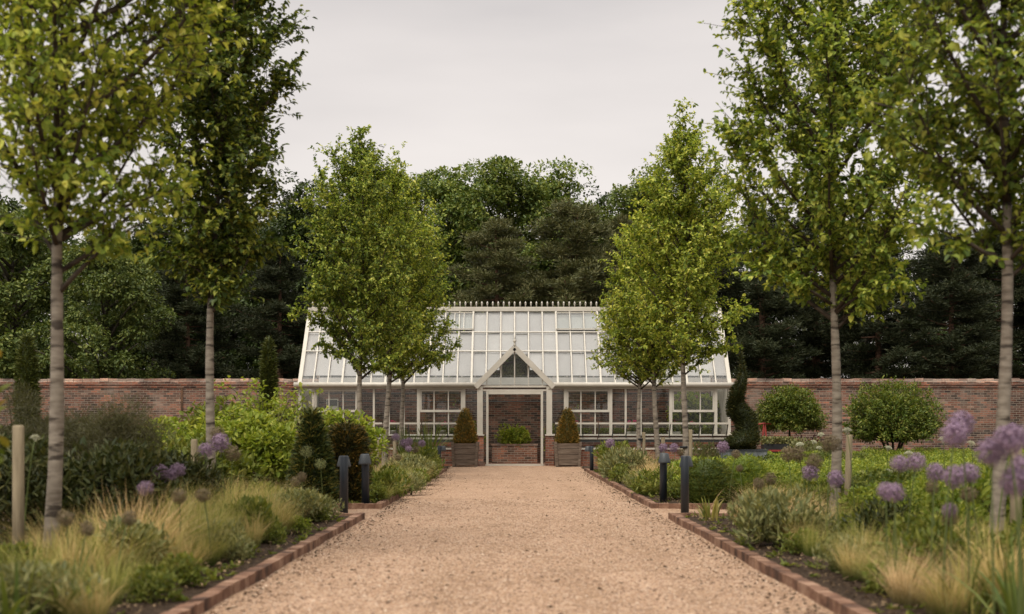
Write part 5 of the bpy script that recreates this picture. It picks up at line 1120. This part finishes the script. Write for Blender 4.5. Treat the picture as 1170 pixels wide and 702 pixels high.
sword('arching yellow leaves at lower right between the tan grass and closest trunk', 1105, 6.8, 590, 513, 'iris_yellow', 26, .016, .8)
sword('green and yellow strappy leaves at the bottom right frame edge', 1165, 6.2, 600, 514, 'iris', 26, .028, .7)
sword('withered pale leaves at the foot of the tan grass by the right edging', 1020, 7.6, 650, 515, 'iris_yellow', 18, .02, 1.1)
sword('long drooping pale leaf clump by the near right bollard', 800, 14.6, 548, 512, 'stipa_tan', 5, .02, .9)

# alliums ----------------------------------------------------------------
def allium_head(seed, n=300):
    r = rgen(seed); b = MB(); d = rand_dirs(r,n); P = d*.05*r.uniform(.74,1.16,n)[:,None]
    for k in range(3):
        t = nrm(np.cross(d, rand_dirs(r,n))); b.tris(P - t*.009 + d*.003, t + d*.15, rand_dirs(r,n)*.6 + d, .019, .0046)
    b.tris(d*.006, d, rand_dirs(r,n), .048, .0018); return b.mesh('flower_head')
AH = [(allium_head(601), 'allium'), (allium_head(602), 'allium_spent'), (allium_head(603,120), 'allium_green')]
for me, m_ in AH: me.materials.append(M[m_])
def umbel_head():
    r = rgen(604); b = MB()
    for k in range(26):
        a = k*2.4; q = .075*math.sqrt((k+.5)/26); c = np.array([q*.8*math.cos(a), q*.8*math.sin(a), .035-8*q*q]); d = rand_dirs(r,14); d[:,2] = abs(d[:,2])*.5; b.tris(c+d*.012, d, rand_dirs(r,14), .014, .01); b.tube([(0,0,-.07), c], .0015, 3, cap=False)
    return b.mesh('flower_head')
UH = umbel_head(); UH.materials.append(M['umbel'])
STEMS = {}
def flower(kind, label, x, y, Y, diam, grp):
    z = pz(y, Y); cr = rgen(int(x*7+y)); bend = cr.normal(0,.05,2); b = MB()
    t = thing({'p':'purple_allium','s':'faded_allium','g':'allium_seedhead','u':'cream_umbel'}[kind], label, 'flower', (px(x,Y)-bend[0], Y-bend[1], .04), 0, grp)
    b.tube(polyline((0,0,0),(bend[0]*.2,bend[1]*.2,(z-.04)*.6),(bend[0],bend[1],z-.04),6), np.linspace(.006,.004,6), 5); obj('stem', b, M['stem'], t)
    me = {'p':AH[0][0],'s':AH[1][0],'g':AH[2][0],'u':UH}[kind]
    o = obj('flower_head', me, None, t, (bend[0],bend[1],z-.04)); s = diam/(.112 if kind != 'u' else .16); o.scale = (s,s,s*cr.uniform(.85,1)); o.rotation_euler = (cr.normal(0,.2), cr.normal(0,.2), cr.uniform(0,6))
near_names = {
 'p': [(1098,484,6.9,30,'purple allium, upper of the paired heads left of the closest right trunk'),(1091,496,6.8,30,'purple allium, lower of the paired heads left of the closest right trunk'),
  (1132,517,5.6,34,'purple allium overlapping the left side of the closest right trunk'),(1153,503,5.5,37,'largest purple allium, crossing the closest right trunk'),(1160,551,5.6,34,'purple allium cut by the right frame edge below the largest one'),(1168,533,5.8,30,'purple allium cut by the right frame edge just above the lowest head'),
  (1028,530,8.2,22,'purple allium, left of the level pair right of the leaning stake'),(1047,528,8.4,22,'purple allium, right of the level pair right of the leaning stake'),
  (1069,540,7.9,22,'dark purple allium left of the clustered heads at right'),(1090,545,7.4,27,'purple allium in the middle of the clustered heads at right'),(1107,541,7.5,26,'purple allium, right of the clustered heads at right'),
  (1012,561,7.8,20,'purple allium, left of the low pair over the tan grass'),(1022,563,7.6,24,'purple allium, right of the low pair over the tan grass'),(955,547,10.5,20,'purple allium at the foot of the broad pear trunk'),(926,540,11.5,20,'purple allium left of the broad pear trunk with a faded head above'),
  (826,511,17.5,14,'pale purple allium before the zinc trough, left head'),(1085,583,7.5,18,'small fading purple allium low among yellow leaves'),
  (182,539,10.6,18,'purple allium, left of the clustered trio by the short stake'),(192,544,10.7,19,'purple allium, lowest of the clustered trio by the short stake'),(203,537,10.8,18,'purple allium, right of the clustered trio by the short stake'),(166,558,9.9,19,'purple allium low and left of the clustered trio'),
  (252,506,13.0,22,'purple allium just right of the narrow pear trunk'),(235,515,13.4,18,'pale purple allium against the narrow pear trunk'),
  (421,498,25.3,10,'purple allium beside the low stake of the left trio'),(452,500,27,10,'purple allium between the left trio trunks'),(462,507,27,11,'purple allium, left of the pair below the far left trunk'),(467,505,27.4,10,'purple allium, right of the pair below the far left trunk'),(482,507,28.5,9,'purple allium before the left cold frame'),(467,513,26.4,8,'small pinkish allium below the far left pair'),
  (697,507,28.5,12,'purple allium near the distant right bollard'),(758,512,24.5,11,'purple allium left of the tall right pear trunk'),(770,512,24,11,'purple allium just left of the tie stake'),(1158,497,8.5,28,'purple allium high at the right frame edge behind the stake')],
 's': [(75,592,8.2,20,'faded allium head below the closest left trunk'),(148,592,8.0,18,'faded brown allium over the tan near-left grass'),(232,566,9.4,18,'faded brown allium over the green near-left grass'),(205,567,9.2,18,'faded brown allium left of the short stake foot'),(100,604,7.5,18,'faded brown allium low in the near left bed'),
  (266,518,13.0,18,'brown faded allium lower right of the narrow pear trunk'),(248,497,13.2,18,'brown faded allium just above the purple one right of the narrow trunk'),(345,545,13.2,12,'faded brown allium before the tall yew cone'),(338,550,14.6,12,'second faded allium by the grey-green shrub at left'),
  (949,507,11.2,22,'faded allium on the broad pear trunk'),(930,528,11.5,20,'faded brown allium above the purple one left of the broad trunk'),(912,519,13,18,'faded green-brown allium left of the broad pear trunk'),(900,519,13.4,17,'faded green-brown allium, leftmost of three near the broad trunk'),
  (841,519,17,11,'faded pinkish allium before the zinc trough, upper'),(845,535,16.5,9,'faded pinkish allium before the zinc trough, lower'),(1085,593,7.6,18,'faded brown allium beneath the small fading purple one'),(1107,565,7.8,20,'faded green-brown allium below the clustered heads'),(880,547,12.4,15,'faded allium over the tan grass by the sage bush'),(867,553,12.6,14,'faded allium at the left of the tan near-right grasses'),
  (440,512,25,9,'faded allium left of the middle left trunk'),(445,503,27,9,'faded allium above the trio of far left heads'),(430,528,22,8,'faded allium over the far left grass, nearest'),(455,523,24,8,'faded allium over the far left grass, middle'),(475,514,28,8,'faded allium over the far left grass, before the cold frame'),(717,515,27,9,'faded allium over the far right tan grass'),(778,517,24,9,'faded allium by the tall right pear trunk'),(1065,557,8.2,16,'faded allium between the level pair and clustered heads')],
 'g': [(350,516,15.3,15,'pale green allium seedhead before the tall yew cone, left'),(366,530,15.0,14,'pale green allium seedhead before the tall yew cone, right')],
 'u': [(968,492,12.5,12,'cream umbel beside the top of the leaning stake'),(1016,540,14,14,'cream umbel left of the dome-headed tree stems'),(1015,512,18,10,'cream umbel, upper, below the dome-headed tree'),(1038,518,18,11,'cream umbel right of the dome-headed tree stems'),(1078,502,17,12,'cream umbel left of the paired purple alliums'),(1110,507,17,11,'cream umbel right of the paired purple alliums'),(914,508,24,10,'cream umbel, left, beneath the lollipop tree'),(938,497,22,9,'cream umbel, uppermost left of the broad trunk'),(930,505,23,8,'small cream umbel left of the broad trunk'),(936,512,22,8,'small cream umbel lowest left of the broad trunk'),(40,500,9.2,12,'cream umbel between the pale stake and the closest left trunk'),(1116,552,13,9,'cream umbel low over the right hedges'),(1124,522,16,9,'cream umbel left of the closest right trunk')]}
grp = {'p':'purple alliums in the flower beds','s':'faded brown alliums in the flower beds','g':'pale green allium seedheads','u':'cream umbel flowers'}
for kind, lst in near_names.items():
    for (x, y, Y, d, lab) in lst: flower(kind, lab, x, y, Y, d/F*Y, grp[kind])

# ================================================================== LIGHT, WORLD, CAMERA
SUN_EL, SUN_AZ = 58, 205        # degrees; azimuth clockwise from +Y (behind the camera, to its left)
w = bpy.data.worlds.new('World'); SC.world = w; w.use_nodes = True; nt = w.node_tree; nt.nodes.clear(); L = nt.links.new
out = nt.nodes.new('ShaderNodeOutputWorld')
sky = N(nt, 'TexSky', sky_type='NISHITA', sun_disc=False, sun_elevation=math.radians(SUN_EL), sun_rotation=math.radians(SUN_AZ), air_density=1.0, dust_density=4.0)
b1 = N(nt, 'Background'); b1.inputs['Strength'].default_value = .05
hs = N(nt, 'HueSaturation'); hs.inputs['Saturation'].default_value = .25; L(sky.outputs[0], hs.inputs['Color']); L(hs.outputs[0], b1.inputs['Color'])
tc = N(nt, 'TexCoord'); sp = N(nt, 'SeparateXYZ'); L(tc.outputs['Generated'], sp.inputs[0])
gr = ramp(nt, [(0, (.30,.27,.24)), (.02, (.735,.665,.61)), (.16, (.69,.632,.592)), (.34, (.635,.582,.552)), (.62, (.98,.93,.88)), (.85, (1.55,1.49,1.42)), (1, (1.9,1.83,1.75))]); L(sp.outputs[2], gr.inputs['Fac'])
mp = N(nt, 'Mapping'); mp.inputs['Scale'].default_value = (1.0,1.0,4.2); L(tc.outputs['Generated'], mp.inputs['Vector'])
cl = N(nt, 'TexNoise'); cl.inputs['Scale'].default_value = 2.3; cl.inputs['Detail'].default_value = 5; cl.inputs['Roughness'].default_value = .45; L(mp.outputs[0], cl.inputs['Vector'])
cr = ramp(nt, [(.34, (.82,.82,.825)), (.50, (.98,.975,.97)), (.66, (1.10,1.095,1.085))]); L(cl.outputs['Fac'], cr.inputs['Fac'])
mu = N(nt, 'Mix', data_type='RGBA', blend_type='MULTIPLY'); mu.inputs['Factor'].default_value = 1; L(gr.outputs['Color'], mu.inputs[6]); L(cr.outputs['Color'], mu.inputs[7])
b2 = N(nt, 'Background'); b2.inputs['Strength'].default_value = 1.0; L(mu.outputs[2], b2.inputs['Color'])
ad = N(nt, 'AddShader'); L(b1.outputs[0], ad.inputs[0]); L(b2.outputs[0], ad.inputs[1]); L(ad.outputs[0], out.inputs['Surface'])
sd = bpy.data.lights.new('sun', 'SUN'); sd.energy = 3.0; sd.angle = math.radians(30); sd.color = (1,.93,.82)
so = bpy.data.objects.new('sun', sd); C.objects.link(so)
from mathutils import Vector
el, az = math.radians(SUN_EL), math.radians(SUN_AZ)
sv = Vector((math.sin(az)*math.cos(el), math.cos(az)*math.cos(el), math.sin(el)))
so.rotation_euler = sv.to_track_quat('Z','Y').to_euler(); so.location = (-8,-10,20)
cd = bpy.data.cameras.new('camera'); co = bpy.data.objects.new('camera', cd); C.objects.link(co)
co.location = (0,0,CAMH); co.rotation_euler = (PI/2,0,0); cd.sensor_width = 36; cd.sensor_fit = 'HORIZONTAL'; cd.lens = 36*F/1170
cd.shift_x = -3/1170; cd.shift_y = 142/1170; cd.clip_start = .1; cd.clip_end = 600
cd.dof.use_dof = True; cd.dof.focus_distance = 33; cd.dof.aperture_fstop = 1.9
SC.camera = co
vs = SC.view_settings; vs.view_transform = 'Standard'; vs.look = 'None'; vs.exposure = 0; vs.gamma = 1; vs.use_curve_mapping = False
SC.cycles.use_denoising = True
SC.cycles.max_bounces = 8; SC.cycles.diffuse_bounces = 3; SC.cycles.transparent_max_bounces = 16; SC.cycles.sample_clamp_indirect = 4
